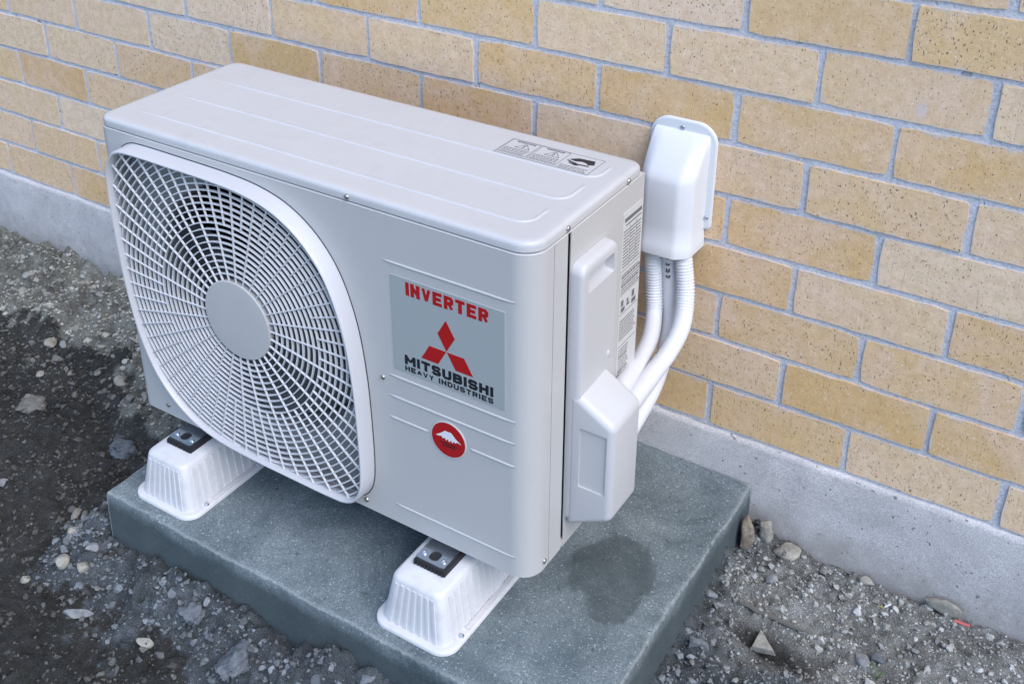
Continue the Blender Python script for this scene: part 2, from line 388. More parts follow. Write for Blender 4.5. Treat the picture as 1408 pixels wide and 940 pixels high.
gx = grid_axis(-60, -2.3, .8, 60, .0045); gy = grid_axis(-60, -1.0, .05, .1, .0045)
GX, GY = np.meshgrid(gx, gy, indexing='ij'); GZ = height(GX, GY)
nx, ny = GX.shape; idx = np.arange(nx*ny).reshape(nx, ny)
gm = bpy.data.meshes.new('ground'); gv = np.stack([GX, GY, GZ], -1).reshape(-1, 3)
q = np.stack([idx[:-1,:-1], idx[1:,:-1], idx[1:,1:], idx[:-1,1:]], -1).reshape(-1, 4)
gm.vertices.add(len(gv)); gm.vertices.foreach_set('co', gv.astype(np.float32).ravel())
gm.loops.add(q.size); gm.loops.foreach_set('vertex_index', q.astype(np.int32).ravel())
gm.polygons.add(len(q)); gm.polygons.foreach_set('loop_start', np.arange(0, q.size, 4, dtype=np.int32)); gm.polygons.foreach_set('loop_total', np.full(len(q), 4, dtype=np.int32))
gm.update(calc_edges=True); gm.polygons.foreach_set('use_smooth', [True]*len(q))
color_attr(gm, np.clip(zone_color(GX, GY), .01, .6).reshape(-1, 3))
tag(mkobj('ground', gm, M['soil']), kind='structure')

# ------------------------------------------------------------------ brick wall with its footing
LB, HB = .24, .0889; BL, BH, BD = .2302, .0795, .07
wall = tag(empty('brick_wall', (0, 0, -.2)), 'tan brick wall in running bond on a pale concrete footing', 'wall')
def ch(o): o.parent = wall; o.matrix_parent_inverse = Matrix.Translation((0, 0, .2)); return o
X_L, X_R, Z_T = -9.0, 7.0, 2.7
mb = MB().box(X_L, X_R, .0026, .12, -.002, Z_T); ch(mb.obj('mortar', M['mortar']))
def brick_mesh(seed):
    rs = random.Random(seed); x, z, d = BL/2, BH/2, BD; c = .0013
    j = lambda k: rs.uniform(-k, k)
    nseg = 9
    per = [(-x+2*x*i/nseg, -z) for i in range(nseg)]+[(x, -z), (x, -z/3), (x, z/3)]+[(x-2*x*i/nseg, z) for i in range(nseg)]+[(-x, z), (-x, z/3), (-x, -z/3)]
    o = [(px+j(.0011), pz+j(.0011)) for px, pz in per]
    for q in (0, nseg, nseg+3, 2*nseg+3):                                       # knocked corners
        o[q] = (o[q][0]*(1-rs.uniform(.004, .02)), o[q][1]*(1-rs.uniform(.01, .05)))
    return MB().loft([[(px, d, pz) for px, pz in o], [(px, 0, pz) for px, pz in o]], cap0=False).mesh('brick')
BM = [brick_mesh(i) for i in range(10)]
for m in BM: m.materials.append(M['brick'])
cand = []
for r in range(0, 34):
    off = 0.0 if r % 2 == 0 else .5
    for k in range(-40, 32):
        xc = (k+.5+off)*LB; zc = (r+.5)*HB
        if X_L+.15 < xc < X_R-.15 and zc < Z_T-.05: cand.append((xc, zc))
def vis(xc, zc): return -2.75 < xc < 1.02 and zc < 1.22 if xc < -1.2 else (-2.75 < xc < 1.02 and zc < 1.02)
far = MB(); bb = 0
tmpl = MB(); 
for xc, zc in cand:
    rs = random.Random(hash((round(xc*100), round(zc*100))))
    dx, dz, dy = rs.uniform(-.0012, .0012), rs.uniform(-.0009, .0009), rs.uniform(-.0012, .0010)
    if vis(xc, zc):
        o = mkobj('brick', BM[rs.randrange(10)], None, None, (xc+dx, dy, zc+dz), (rs.uniform(-.004, .004), rs.uniform(-.002, .002), rs.uniform(-.004, .004))); ch(o); bb += 1
        if rs.random() < .5: o.rotation_euler[1] += math.pi; 
    else: far.box(xc-BL/2, xc+BL/2, dy, .06, zc-BH/2, zc+BH/2)
print('bricks', bb)
tag(ch(far.obj('distant_bricks', M['brick_far'])), kind='stuff')
# footing: slightly proud, slightly uneven
fx = np.concatenate([np.linspace(X_L, -2.4, 20), np.arange(-2.38, .9, .02), np.linspace(.92, X_R, 20)])
prof = [(.03, -.002), (.0, -.0015), (-.004, -.004), (-.0055, -.012), (-.006, -.05), (-.0065, -.10), (-.007, -.16), (-.008, -.22), (-.008, -.34), (.12, -.34)]
loops = []
for x in fx:
    w = float(lattice_noise(x, .3, 9, 5)); w2 = float(lattice_noise(x, .9, 40, 6))
    loops.append([(x, y+(.0018*w+.0008*w2 if i > 1 and i < 9 else 0), z+(.0022*w+.0018*w2 if i in (1, 2) else 0)) for i, (y, z) in enumerate(prof)])
ft = ch(MB().loft(loops, False, False, closed=False).obj('footing', M['footing'], smooth=60)); ft['label'] = 'pale concrete footing below the bricks'

# ------------------------------------------------------------------ concrete slab
PX0, PX1, PY0, PZ = -.838, .095, -.623, -.0866
slab = empty('concrete_slab', (-.375, -.31, -.25)); tag(slab, 'grey concrete slab under the air conditioner unit, against the footing', 'slab')
n = 240
def ring(x0, x1, y0, y1, z, jit, jz, seed, fine=.5):
    out = []
    def side(ax, a, b, fixed, cnt, s):
        t = a+(b-a)*np.arange(cnt)/cnt; w = fbm(t, np.full(cnt, seed*.37+s), 14, 3, 90+s); hh = fbm(t, np.full(cnt, 5.1+seed), 90, 3, 95+s, .7)
        d = fixed+jit*(w+fine*hh); zz = z+jz*hh
        out.extend(zip(t, d, zz) if ax == 0 else zip(d, t, zz))
    side(0, x0, x1, y0, 320, 1); side(1, y0, y1, x1, 210, 2); side(0, x1, x0, y1, 20, 3); side(1, y1, y0, x0, 160, 4)
    return out
y1s = -.0095
lo = [ring(PX0-.003, PX1+.003, PY0-.004, y1s, -.29, .002, 0, 1, 0), ring(PX0-.002, PX1+.002, PY0-.003, y1s, -.20, .0016, 0, 1, 0), ring(PX0-.001, PX1+.001, PY0-.0015, y1s, -.13, .0014, 0, 1, 0), ring(PX0-.0003, PX1+.0003, PY0-.0005, y1s, PZ-.016, .0013, 0, 1, .05),
      ring(PX0, PX1, PY0, y1s, PZ-.008, .0014, .0008, 1), ring(PX0+.0006, PX1-.0006, PY0+.0006, y1s, PZ-.0030, .0018, .0010, 1),
      ring(PX0+.0028, PX1-.0028, PY0+.0028, y1s, PZ-.0007, .0020, .0007, 1), ring(PX0+.0055, PX1-.0055, PY0+.0055, y1s, PZ-.0001, .0012, .0001, 1), ring(PX0+.013, PX1-.013, PY0+.013, y1s, PZ, .0006, 0, 5)]
so_ = MB().loft(lo, False, True).obj('slab_body', M['slab'], smooth=32); so_.parent = slab; so_.matrix_parent_inverse = Matrix.Translation((.375, .31, .25))

# ------------------------------------------------------------------ gravel (uncountable) and the stones one can tell apart
def ico(sub):
    b = bmesh.new(); bmesh.ops.create_icosphere(b, subdivisions=sub, radius=1)
    b.verts.ensure_lookup_table(); v = np.array([p.co[:] for p in b.verts]); f = np.array([[q.index for q in p.verts] for p in b.faces]); b.free(); return v, f
def rock_variants(sub, cnt, rough, seed):
    v, f = ico(sub); rs = np.random.RandomState(seed); out = []
    for k in range(cnt):
        w = v.copy()
        for _ in range(8):
            d = rs.normal(size=3); d /= np.linalg.norm(d); c = rs.uniform(.30, .75); s = w@d; w = w-np.outer(np.maximum(s-c, 0), d)*.95
        w *= (1+rough*rs.normal(size=(len(w), 1))); w *= rs.uniform(.7, 1.15, 3); out.append(w)
    return out, f
V1, F1 = rock_variants(1, 14, .10, 1); V2, F2 = rock_variants(2, 14, .045, 2)
def scatter(name, spec, label):
    rs = np.random.RandomState(5); AV = []; AF = []; AC = []; o = 0
    for (cnt, box, rmin, rmax, big, test, palette, lift) in spec:
        made = 0; tries = 0
        VV, FF = (V2, F2) if big else (V1, F1)
        P = rs.uniform(size=(cnt*6, 2))*np.array([box[1]-box[0], box[3]-box[2]])+np.array([box[0], box[2]])
        ok = test(P[:, 0], P[:, 1]) > rs.uniform(size=len(P)); P = P[ok][:cnt]
        inside = (P[:, 0] > PX0-.012) & (P[:, 0] < PX1+.01) & (P[:, 1] > PY0-.012); P = P[~inside & (P[:, 1] < -.010)]
        H = height(P[:, 0], P[:, 1]); Z = zone_color(P[:, 0], P[:, 1])
        for i in range(len(P)):
            r = rmin*(rmax/rmin)**(rs.rand()**2.2)
            w = VV[rs.randint(len(VV))]
            a, e = rs.uniform(0, 6.28), rs.uniform(-.5, .5); ca, sa, ce, se = math.cos(a), math.sin(a), math.cos(e), math.sin(e)
            RM = np.array([[ca, -sa, 0], [sa, ca, 0], [0, 0, 1]])@np.array([[1, 0, 0], [0, ce, -se], [0, se, ce]])
            p = (w*np.array([1, 1, .72]))@RM.T*r+np.array([P[i, 0], P[i, 1], H[i]+r*lift])
            AV.append(p); AF.append(FF+o); o += len(p)
            t = min(1, .12+.5*rs.rand()**2+max(0, r-.0045)*90)*(1 if lift > .2 else .45); c = palette[rs.randint(len(palette))]; c = np.array(c)*t+Z[i]*1.15*(1-t); c = c*rs.uniform(.75, 1.25)
            AC.append(np.repeat(np.clip(c, .015, .6)[None], len(p), 0))
    AV = np.concatenate(AV); AF = np.concatenate(AF); AC = np.concatenate(AC)
    m = bpy.data.meshes.new(name); m.from_pydata(AV.tolist(), [], AF.tolist()); m.update(); color_attr(m, AC)
    smooth_mesh(m, 24)
    ob = mkobj(name, m, M['gravel']); tag(ob, label, 'gravel', kind='stuff'); print(name, len(AF)); return ob
bankz = lambda x, y: np.where((x < -.9) & (y > -.36), .8, 0.)
near_slab = lambda x, y: np.clip(1.15-np.hypot(np.maximum(np.maximum(-.86-x, x-.11), 0), np.maximum(-.625-y, 0))/.14, 0, 1)
leftz = lambda x, y: np.where((x < -.86) | (y < -.66), .28+.4*(fbm(x, y, 6, 3, 33) > .1), .0)
rightz = lambda x, y: np.where(x > .09, .55+.45*(fbm(x, y, 7, 3, 44) > 0), 0)
GP = [(.16, .178, .192), (.13, .147, .162), (.20, .207, .21), (.10, .112, .122), (.17, .162, .145)]
LP = [(.15, .145, .125), (.10, .10, .085), (.20, .195, .17), (.07, .07, .06), (.12, .13, .13)]
RP = [(.30, .29, .265), (.22, .22, .215), (.36, .345, .31), (.15, .155, .16), (.12, .125, .13)]
scatter('gravel', [
    (3000, (-2.2, .0, -1.0, -.02), .003, .0100, True, lambda x, y: np.where((x < -.86) | (y < -.64), 1., 0), [(.085, .08, .066), (.06, .057, .048), (.11, .105, .09)], .12),
    (900, (-2.2, -.9, -.34, -.012), .004, .0150, True, bankz, [(.36, .36, .32), (.28, .28, .25)], .02),
    (1500, (-1.0, .16, -.80, .0), .004, .0150, True, near_slab, [(.16, .178, .19), (.13, .147, .16), (.19, .20, .205)], -.05),
    (450, (.09, .72, -.45, -.012), .004, .0120, True, rightz, [(.36, .345, .31), (.27, .265, .25), (.2, .2, .2)], .02),
    (7000, (-1.05, .16, -.86, .0), .0020, .0080, False, near_slab, GP, .35),
    (260, (-1.02, .16, -.82, .0), .005, .0100, True, near_slab, GP, .2),
    (17000, (-2.2, .3, -1.0, -.01), .0011, .0050, False, leftz, LP, .3),
    (330, (-2.1, .2, -1.0, -.03), .005, .012, True, leftz, LP, .25),
    (4000, (-2.2, -.88, -.36, -.012), .0015, .0060, False, bankz, [(.30, .30, .27), (.22, .225, .20), (.36, .35, .31)], .2),
    (9000, (.09, .75, -.5, -.01), .0010, .0042, False, rightz, RP, .3),
    (110, (.09, .72, -.45, -.01), .005, .010, True, rightz, RP, .25)],
    'loose gravel and crumbs of rubble strewn round the slab')
def stone(name, x, y, size, mat, label, cat='stone', group=None, sc3=(1, .8, .6), rotz=None, seed=0, sub=4, rough=.02, lift=.22, cuts=8):
    rs = np.random.RandomState(seed+100); v, f = ico(sub)
    w = v.copy()
    for _ in range(cuts):
        d = rs.normal(size=3); d /= np.linalg.norm(d); c = rs.uniform(.5, .85); s = w@d; w = w-np.outer(np.maximum(s-c, 0), d)*.92
    from mathutils import noise as mn
    nn = np.array([mn.fractal(Vector(p)*1.6+Vector((seed*3.1, 0, 0)), .9, 2.1, 5)+.5*mn.noise(Vector(p)*7+Vector((0, seed, 0))) for p in w]); w *= (1+rough*2.2*nn)[:, None]
    w = w*np.array(sc3)*size/2
    m = bpy.data.meshes.new(name); m.from_pydata(w.tolist(), [], f.tolist()); m.update(); smooth_mesh(m, 60)
    z = float(height(x, y))+size*sc3[2]*lift
    o = mkobj(name, m, mat, None, (x, y, z), (0, 0, rs.uniform(0, 6.28) if rotz is None else rotz)); tag(o, label, cat, group); return o
st = 'loose stones around the slab'
stone('stone', -1.227, -.282, .036, M['stone_pale'], 'pale tan stone alone in dark soil near the unit\'s lower left corner', group=st, seed=1)
stone('stone', -1.488, -.263, .036, M['stone_pale'], 'pale stone at the foot of the dirt bank, left one of a close pair', group=st, seed=2)
stone('stone', -1.462, -.248, .026, M['stone_grey'], 'small upright stone at the foot of the dirt bank, right one of a close pair', group=st, seed=3, sc3=(.7, .7, 1))
stone('stone', -1.416, -.348, .023, M['stone_pale'], 'small whitish stone alone in the dark soil below the dirt bank', group=st, seed=4)
stone('dirt_clod', -1.358, -.417, .058, M['stone_clod'], 'large crumbly grey dirt clod in the dark soil at far left', 'clod', seed=5, rough=.13, cuts=4, sc3=(1.1, .9, .5), lift=.05)
stone('rubble_lump', -1.085, -.40, .070, M['stone_blue'], 'rough blue grey rubble lump behind the left mounting foot', 'rubble', seed=6, rough=.14, cuts=4, sc3=(1, .8, .6), lift=.1)
stone('stone', -.996, -.586, .028, M['stone_pale'], 'pointed pale stone in the soil left of the slab\'s front corner', group=st, seed=7, sc3=(1.2, .7, .7))
stone('stone', -1.197, -.602, .026, M['stone_grey'], 'rounded grey stone at the left edge of the picture, beside dark soil', group=st, seed=8)
stone('stone', -.882, -.700, .030, M['stone_pale'], 'roundish pale stone below the slab\'s front left corner', group=st, seed=9, sc3=(1, .9, .8))
stone('stone', -.846, -.664, .026, M['stone_grey'], 'grey stone touching the slab just under its front left corner', group=st, seed=10)
stone('stone', -.838, -.692, .026, M['stone_pale'], 'tan angular stone in front of the slab\'s left corner, lowest of a cluster', group=st, seed=11, sc3=(1, .9, .9))
stone('stone', -.922, -.751, .022, M['stone_pale'], 'small pale stone in dark soil well left of the slab front', group=st, seed=12)
stone('stone', -.785, -.749, .050, M['stone_grey'], 'long flat grey stone lying in the soil before the slab', group=st, seed=13, sc3=(1.15, .38, .35), rotz=.62)
stone('stone', -.636, -.738, .030, M['stone_pale'], 'oval pale stone in the dark soil at the picture\'s bottom left', group=st, seed=14, sc3=(1.1, .75, .6), rotz=.4)
stone('stone', -.924, -.644, .026, M['stone_pale'], 'small tan stone at the edge of the heap beside the slab corner', group=st, seed=15)
stone('rubble_lump', -.60, -.668, .052, M['stone_blue'], 'blue grey rubble lump against the slab front, left of the middle', 'rubble', seed=16, rough=.15, cuts=4, lift=.08)
stone('rubble_lump', -.885, -.555, .05, M['stone_blue'], 'blue grey rubble lump beside the slab\'s left edge', 'rubble', seed=17, rough=.15, cuts=4, lift=.1)
stone('rubble_lump', -.47, -.70, .06, M['stone_blue'], 'wide blue grey rubble lump at the bottom edge before the slab', 'rubble', seed=18, rough=.15, cuts=4, sc3=(1.2, .8, .5), lift=.05)
stone('clay_lump', .112, -.060, .075, M['clay'], 'long brown crumbling lump standing against the slab\'s right back corner', 'lump', seed=19, sc3=(.42, .5, 1.0), rough=.06, lift=.25, rotz=.5)
stone('clay_lump', .137, -.030, .060, M['stone_pale'], 'pale grey lump beside the footing, behind the brown lump', 'lump', seed=20, sc3=(.5, .45, .95), rough=.05, lift=.25, rotz=.3)
stone('stone', .178, -.036, .050, M['stone_pale'], 'flat pale cobble half buried beside the footing', group=st, seed=21, sc3=(1.1, .8, .4), rotz=.2)
stone('stone', .18, -.112, .026, M['stone_grey'], 'round grey stone midway between slab edge and footing', group=st, seed=22)
stone('stone', .353, -.176, .028, M['stone_grey'], 'grey stone at the bottom right, left one of two side by side', group=st, seed=24)
stone('stone', .374, -.163, .024, M['stone_blue'], 'bluish stone at the bottom right, right one of two side by side', group=st, seed=25)
stone('stone', .31, -.020, .030, M['stone_pale'], 'small pale stone lodged against the footing right of the slab', group=st, seed=26, sc3=(1, .5, .6), rotz=0)
stone('stone', .435, -.016, .062, M['stone_pale'], 'flat pale flake leaning on the footing above the red scrap', group=st, seed=27, sc3=(1, .2, .5), rotz=-.05, lift=.5)
# triangular flat stone
tb = MB(); tri = [(-.019, -.012), (.021, -.010), (-.010, .026)]
tb.loft([[(x*1.05, y*1.05, 0) for x, y in tri], [(x, y, .012) for x, y in tri], [(x*.85, y*.85, .0145) for x, y in tri]])
tm = bevel_hull(tb.v[:3]+tb.v[6:9], [(2,1,0), (3,4,5), (0,1,4,3), (1,2,5,4), (2,0,3,5)], .0018, 2)
o = mkobj('stone', tm, M['stone_pale'], None, (.211, -.222, float(height(.211, -.222))+.004), (.25, -.1, .15)); tag(o, 'flat triangular pale stone lying in the dark hollow right of the slab', 'stone', st)
# stick, red scrap, small scraps, grass
def lump_path(p0, p1, n, jit, seed):
    rs = np.random.RandomState(seed); a = np.array(p0); b = np.array(p1)
    return [tuple(a+(b-a)*i/(n-1)+rs.uniform(-jit, jit, 3)) for i in range(n)]
hz = lambda x, y: float(height(x, y))
MB().tube(lump_path((.155, -.186, hz(.155, -.186)+.013), (.262, -.168, hz(.262, -.168)+.012), 9, .0012, 3), [.003, .0042, .0045, .004, .0042, .004, .0038, .003, .0012], 7).obj('stick', M['wood'], smooth=50)
tag(bpy.data.objects['stick'], 'thin dark wooden stick lying beside the triangular stone', 'stick')
rb = MB(); rb.loft([[(x, y, z) for x, y in rrect(-.012, .012, -.0022, .0022, .001, 2)] for z in (0, .0015)])
o = rb.obj('plastic_scrap', flat('faded_red_plastic', (.48, .10, .10), .6), smooth=40); o.location = (.468, -.026, hz(.468, -.026)+.006); o.rotation_euler = (.3, 0, .05); tag(o, 'small red plastic scrap on the dirt beside the footing', 'scrap')
for nm, x, y, a, mt, lb in (('paper_scrap', .358, -.06, .8, 'white_print', 'tiny white sliver on the dirt right of the slab'), ('straw_scrap', .349, -.066, -.4, 'yellow', 'tiny yellow sliver on the dirt beside the white one')):
    o = MB().loft([[(px, py, z) for px, py in rrect(-.006, .006, -.001, .001, .0006, 2)] for z in (0, .001)]).obj(nm, M[mt]); o.location = (x, y, hz(x, y)+.006); o.rotation_euler = (.1, -.3, a); tag(o, lb, 'scrap')
gb = empty('grass_tuft', (.381, -.194, hz(.381, -.194))); tag(gb, 'few green grass blades at the picture\'s bottom right', 'grass')
for k, (dx, dy, l) in enumerate(((-.010, .010, .035), (.006, -.012, .028), (.012, .006, .030))):
    b_ = MB(); pts = [(dx*t, dy*t, l*(t-.35*t*t)) for t in (0, .25, .5, .75, 1)]
    b_.tube(pts, [.0012, .0014, .0012, .0009, .0003], 5).obj('blade', M['grass'], gb, smooth=60)

# ------------------------------------------------------------------ screws
def screw_mesh(r, h):
    s = 14; L = []
    for rr, z in ((r, 0), (r, h*.35), (r*.85, h*.75), (r*.5, h*.97), (r*.42, h*.97)):
        L.append([(rr*math.cos(2*math.pi*k/s), rr*math.sin(2*math.pi*k/s), z) for k in range(s)])
    L.append([(r*.36*math.cos(2*math.pi*k/s), r*.36*math.sin(2*math.pi*k/s), h*.35) for k in range(s)])
    return MB().loft(L, True, True).mesh('screw', 35)
SCREW = screw_mesh(.0042, .0030); SCREW.materials.append(M['brass'])
SCREWZ = screw_mesh(.0042, .0028); SCREWZ.materials.append(M['zinc'])
FRONT = (R(90), 0, 0); RIGHT = (R(90), 0, R(90))
def screw(parent, loc, rot, mesh=None): return mkobj('screw', mesh or SCREW, None, parent, loc, rot)

# ------------------------------------------------------------------ plastic mounting feet
FZ0, FZ1, FYF, FYB = PZ+.0008, .0035, -.603, -.150
def foot(cx, label):
    root = empty('mounting_foot', (cx, (FYF+FYB)/2, FZ0)); tag(root, label, 'mounting foot', 'mounting feet under the unit')
    hl = (FYB-FYF)/2; ht = FZ1-FZ0
    fl = lambda w, l, r, z: [(x, y, z) for x, y in rrect(-w, w, -l, l, r, 6)]
    MB().loft([fl(.072, hl, .028, 0), fl(.072, hl, .028, .005), fl(.0705, hl-.0015, .027, .0068), fl(.066, hl-.006, .024, .0072)]).obj('flange', M['foot'], root, smooth=50)
    def prof(t): return (.061-.0165*t, hl-.011-.012*t)           # half width, half length at height fraction t
    L = []
    for t, ins in ((.06, 0), (.3, 0), (.6, 0), (.93, 0), (.975, .0015), (1.0, .005)):
        w, l = prof(t); L.append(fl(w-ins, l-ins, .014-ins*.3, ht*t))
    MB().loft(L).obj('body', M['foot'], root, smooth=50)
    rb = MB()
    def rib(p0, p1, nrm, w):
        p0 = Vector(p0); p1 = Vector(p1); n = Vector(nrm).normalized(); d = (p1-p0).normalized(); s = d.cross(n).normalized()*w/2
        h = n*.0016; b = n*-.001
        MB().loft([[p0+s+b, p0-s+b, p1-s+b, p1+s+b], [p0+s*.8+h, p0-s*.8+h, p1-s*.8+h, p1+s*.8+h]], False, True).obj('rib', M['foot'], root)
    for k in range(7):                                            # front and back face ribs
        u = (k-3)/3.6
        for sgn in (-1, 1):
            w0, l0 = prof(.1); w1, l1 = prof(.88)
            rib((u*(w0-.010), sgn*l0, ht*.1), (u*(w1-.008), sgn*l1, ht*.88), (0, sgn, .12), .0062)
    n_s = 26
    for k in range(n_s):
        u = (k-(n_s-1)/2)/((n_s-1)/2)
        for sgn in (-1, 1):
            w0, l0 = prof(.1); w1, l1 = prof(.88)
            rib((sgn*w0, u*(l0-.022), ht*.1), (sgn*w1, u*(l1-.020), ht*.88), (sgn, 0, .16), .0062)
    gs = MB()
    for k in range(4):
        y = -hl+.06+k*.105
        for sgn in (-1, 1): MB().box(sgn*.0655-.004, sgn*.0655+.004, y, y+.075, .007, .0088).obj('flange_rail', M['foot'], root)
    for y in (-hl+.045, hl-.045):
        for sgn in (-1, 1): screw(root, (sgn*.065, y, .0072), (0, 0, 0), SCREWZ)
    rp = MB(); yf = -.545-(FYF+FYB)/2                              # toothed rubber pad
    rp.box(-.0275, .0275, yf, yf+.33, ht, ht+.0095)
    for k in range(9): rp.box(-.0275+k*.0062, -.0275+k*.0062+.0034, yf-.0018, yf+.001, ht+.0012, ht+.0082)
    rp.obj('rubber_pad', M['rubber'], root)
    return root
foot(-.7255, 'white ribbed plastic foot under the fan end of the unit')
foot(-.2035, 'white ribbed plastic foot under the badge end of the unit, nearest the camera')

# ------------------------------------------------------------------ the outdoor unit
X0, Y0, Z0, W, D, H = -.8507, -.5087, .0278, .800, .3025, .5430
U = empty('air_conditioner_outdoor_unit', (X0, Y0, Z0)); tag(U, 'white outdoor air conditioner unit with round fan grille standing on two plastic feet', 'air conditioner')
ZB = .526                        # top of the casing, under the lid
RL, RR_ = .022, .034
# front panel: opening behind the grille frame, wrapped corners
C2 = (.2785, .2635)
half = [(.10, .5137), (.19, .5137), (.28, .5125), (.345, .5065), (.398, .4905), (.445, .4580), (.482, .4080), (.507, .335), (.519, .25), (.5228, .165), (.5230, .095), (.5185, .056), (.506, .031), (.487, .0175)]
full = half+[(2*C2[0]-x, 2*C2[1]-z) for x, z in half]
outline = [(p.x, p.y) for p in catmull([(x, z, 0) for x, z in full], 7, True)]
def offset_poly(P, d):
    out = []; n = len(P)
    for i in range(n):
        a = Vector(P[i-1]); b = Vector(P[(i+1) % n]); t = (b-a).normalized(); nrm = Vector((t.y, -t.x))      # outline runs clockwise: inward normal
        out.append((P[i][0]+nrm.x*d, P[i][1]+nrm.y*d))
    return out
def area(P): return sum(P[i-1][0]*P[i][1]-P[i][0]*P[i-1][1] for i in range(len(P)))/2
sg = 1 if area(outline) < 0 else -1
OF = lambda d, y: [(x, y, z) for x, z in offset_poly(outline, sg*d)]
cx, cz, RO = .2830, .2690, .217
OPN = np.array(offset_poly(outline, sg*.007))
def poly_r(P, a):
    c, s_ = math.cos(a), math.sin(a); best = 9
    for i_ in range(len(P)):
        p, q_ = P[i_-1]-np.array(C2), P[i_]-np.array(C2); d = q_-p; den = c*d[1]-s_*d[0]
        if abs(den) < 1e-12: continue
        t = (p[0]*d[1]-p[1]*d[0])/den; u = (p[0]*s_-p[1]*c)/den
        if t > 0 and -1e-9 <= u <= 1+1e-9: best = min(best, t)
    return best
fp = MB(); x0, x1, z0, z1 = RL, W-RR_, 0, ZB
angs = sorted(set([2*math.pi*k/144 for k in range(144)]+[math.atan2(zz-C2[1], xx-C2[0]) % (2*math.pi) for xx in (x0, x1) for zz in (z0, z1)]))
inn, outr, shr = [], [], []
for a in angs:
    c, s = math.cos(a), math.sin(a)
    t = min([(x1-C2[0])/c if c > 1e-9 else 9, (x0-C2[0])/c if c < -1e-9 else 9, (z1-C2[1])/s if s > 1e-9 else 9, (z0-C2[1])/s if s < -1e-9 else 9])
    pr_ = poly_r(OPN, a)
    outr.append((C2[0]+c*t, 0, C2[1]+s*t)); inn.append((C2[0]+c*pr_, 0, C2[1]+s*pr_)); shr.append((cx+c*RO, cz+s*RO))
fp.loft([outr, inn], False, False)
def strip(path, za, zb): fp.loft([[(x, y, za) for x, y in path], [(x, y, zb) for x, y in path]], False, False, closed=False)
arcR = [(W-RR_+RR_*math.sin(a), RR_-RR_*math.cos(a)) for a in [math.pi/2*k/18 for k in range(19)]]+[(W, .0475), (W-.012, .0476)]
arcL = [(RL-RL*math.sin(a), RL-RL*math.cos(a)) for a in [math.pi/2*k/14 for k in range(15)]]+[(0, .045)]
strip(arcR, 0, ZB); strip(arcL, 0, ZB)
fp.obj('front_panel', M['paint'], U, smooth=30, fix=False)
MB().loft([inn, [(x, .020, z) for x, y, z in inn], [(x, .022, z) for x, z in shr]], False, False).obj('fan_shroud', M['orifice'], U, smooth=40)
_bp = lambda ins, z: [(x, y, z) for x, y in rrect(ins, W-ins, ins, D-ins, (RR_-ins, .01, .01, RL-ins), 14)]
MB().loft([_bp(0, ZB), _bp(.0003, ZB+.0007), _bp(.0011, ZB+.0010), _bp(.006, ZB+.0008)], False, False).obj('casing_rim', M['paint'], U, smooth=60)
# bottom return of the front panel
MB().loft([[(x, y, z) for x, y in rrect(.001, W-.001, .001, D-.001, (RR_, .01, .01, RL), 10)] for z in (.0005, .012)]).obj('base_pan', M['paint'], U)
MB().box(0, .0015, .046, D, 0, ZB).obj('left_panel', M['paint'], U)
MB().box(.002, W-.002, D-.004, D, 0.013, ZB).obj('back_panel', M['paint'], U)
MB().box(.004, .010, .047, D-.005, .013, ZB-.002).obj('heat_exchanger', M['dark'], U)
hx = MB().box(.012, .60, D-.030, D-.0045, .014, ZB-.004)
for k in range(60): hx.box(.014+k*.0096, .0155+k*.0096, D-.032, D-.030, .016, ZB-.006)
hx.obj('heat_exchanger', M['coil'], U)
MB().box(.575, .577, .002, D-.032, .013, ZB-.003).obj('partition', M['dark'], U)
sp = MB(); sp.box(W-.0016, W, .0488, .0825, .0, ZB); sp.obj('service_strip', M['paint'], U)
MB().box(W-.0016, W, .0905, D, .0, ZB).obj('side_panel', M['paint'], U)
MB().box(W-.008, W-.006, .03, D-.005, .013, ZB-.002).obj('gap_shade_sheet', M['dark'], U)  # dark sheet added behind the panel gaps, standing in for the shade inside
# lid
lp = lambda ins, z: [(x, y, z) for x, y in rrect(.0012+ins, W-.0012-ins, .0012+ins, D-.0012-ins, (.034-ins, .018, .018, .024-ins), 8)]
lid = MB().loft([lp(.003, ZB+.0030), lp(0, ZB+.0030), lp(0, ZB+.0105), lp(.0006, ZB+.0135), lp(.0025, ZB+.0158), lp(.006, ZB+.0170), lp(.012, ZB+.0171)]).obj('lid', M['lid'], U, smooth=40)
ZT = ZB+.0171
def pressed(path, r=.0036, h=.0021):
    """low rounded ridge pressed into sheet metal, path in (x, y) at the lid top"""
    P = [Vector(p) for p in path]; L = []
    for i, p in enumerate(P):
        t = (P[min(i+1, len(P)-1)]-P[max(i-1, 0)]).normalized(); n = Vector((-t.y, t.x)); k = min(1, i/2, (len(P)-1-i)/2)*.9+.1
        L.append([(p.x+n.x*s*r, p.y+n.y*s*r, ZT-.0003+h*k*q) for s, q in ((-1, 0), (-.6, .55), (-.2, .95), (.2, .95), (.6, .55), (1, 0))])
    return MB().loft(L, False, False, closed=False)
for yy, xe, ye, xs in ((.050, .760, .105, .030), (.131, .765, .192, .034), (.213, .768, .262, .038)):
    rc = .022; path = [(xs+(xe-rc-xs)*k/20, yy) for k in range(21)]+[(xe-rc+rc*math.sin(a), yy+rc-rc*math.cos(a)) for a in [math.pi/2*k/8 for k in range(1, 9)]]+[(xe, yy+rc+(ye-yy-rc)*k/4) for k in range(1, 5)]
    pressed(path).obj('pressed_ridge', M['lid'], lid, smooth=60)
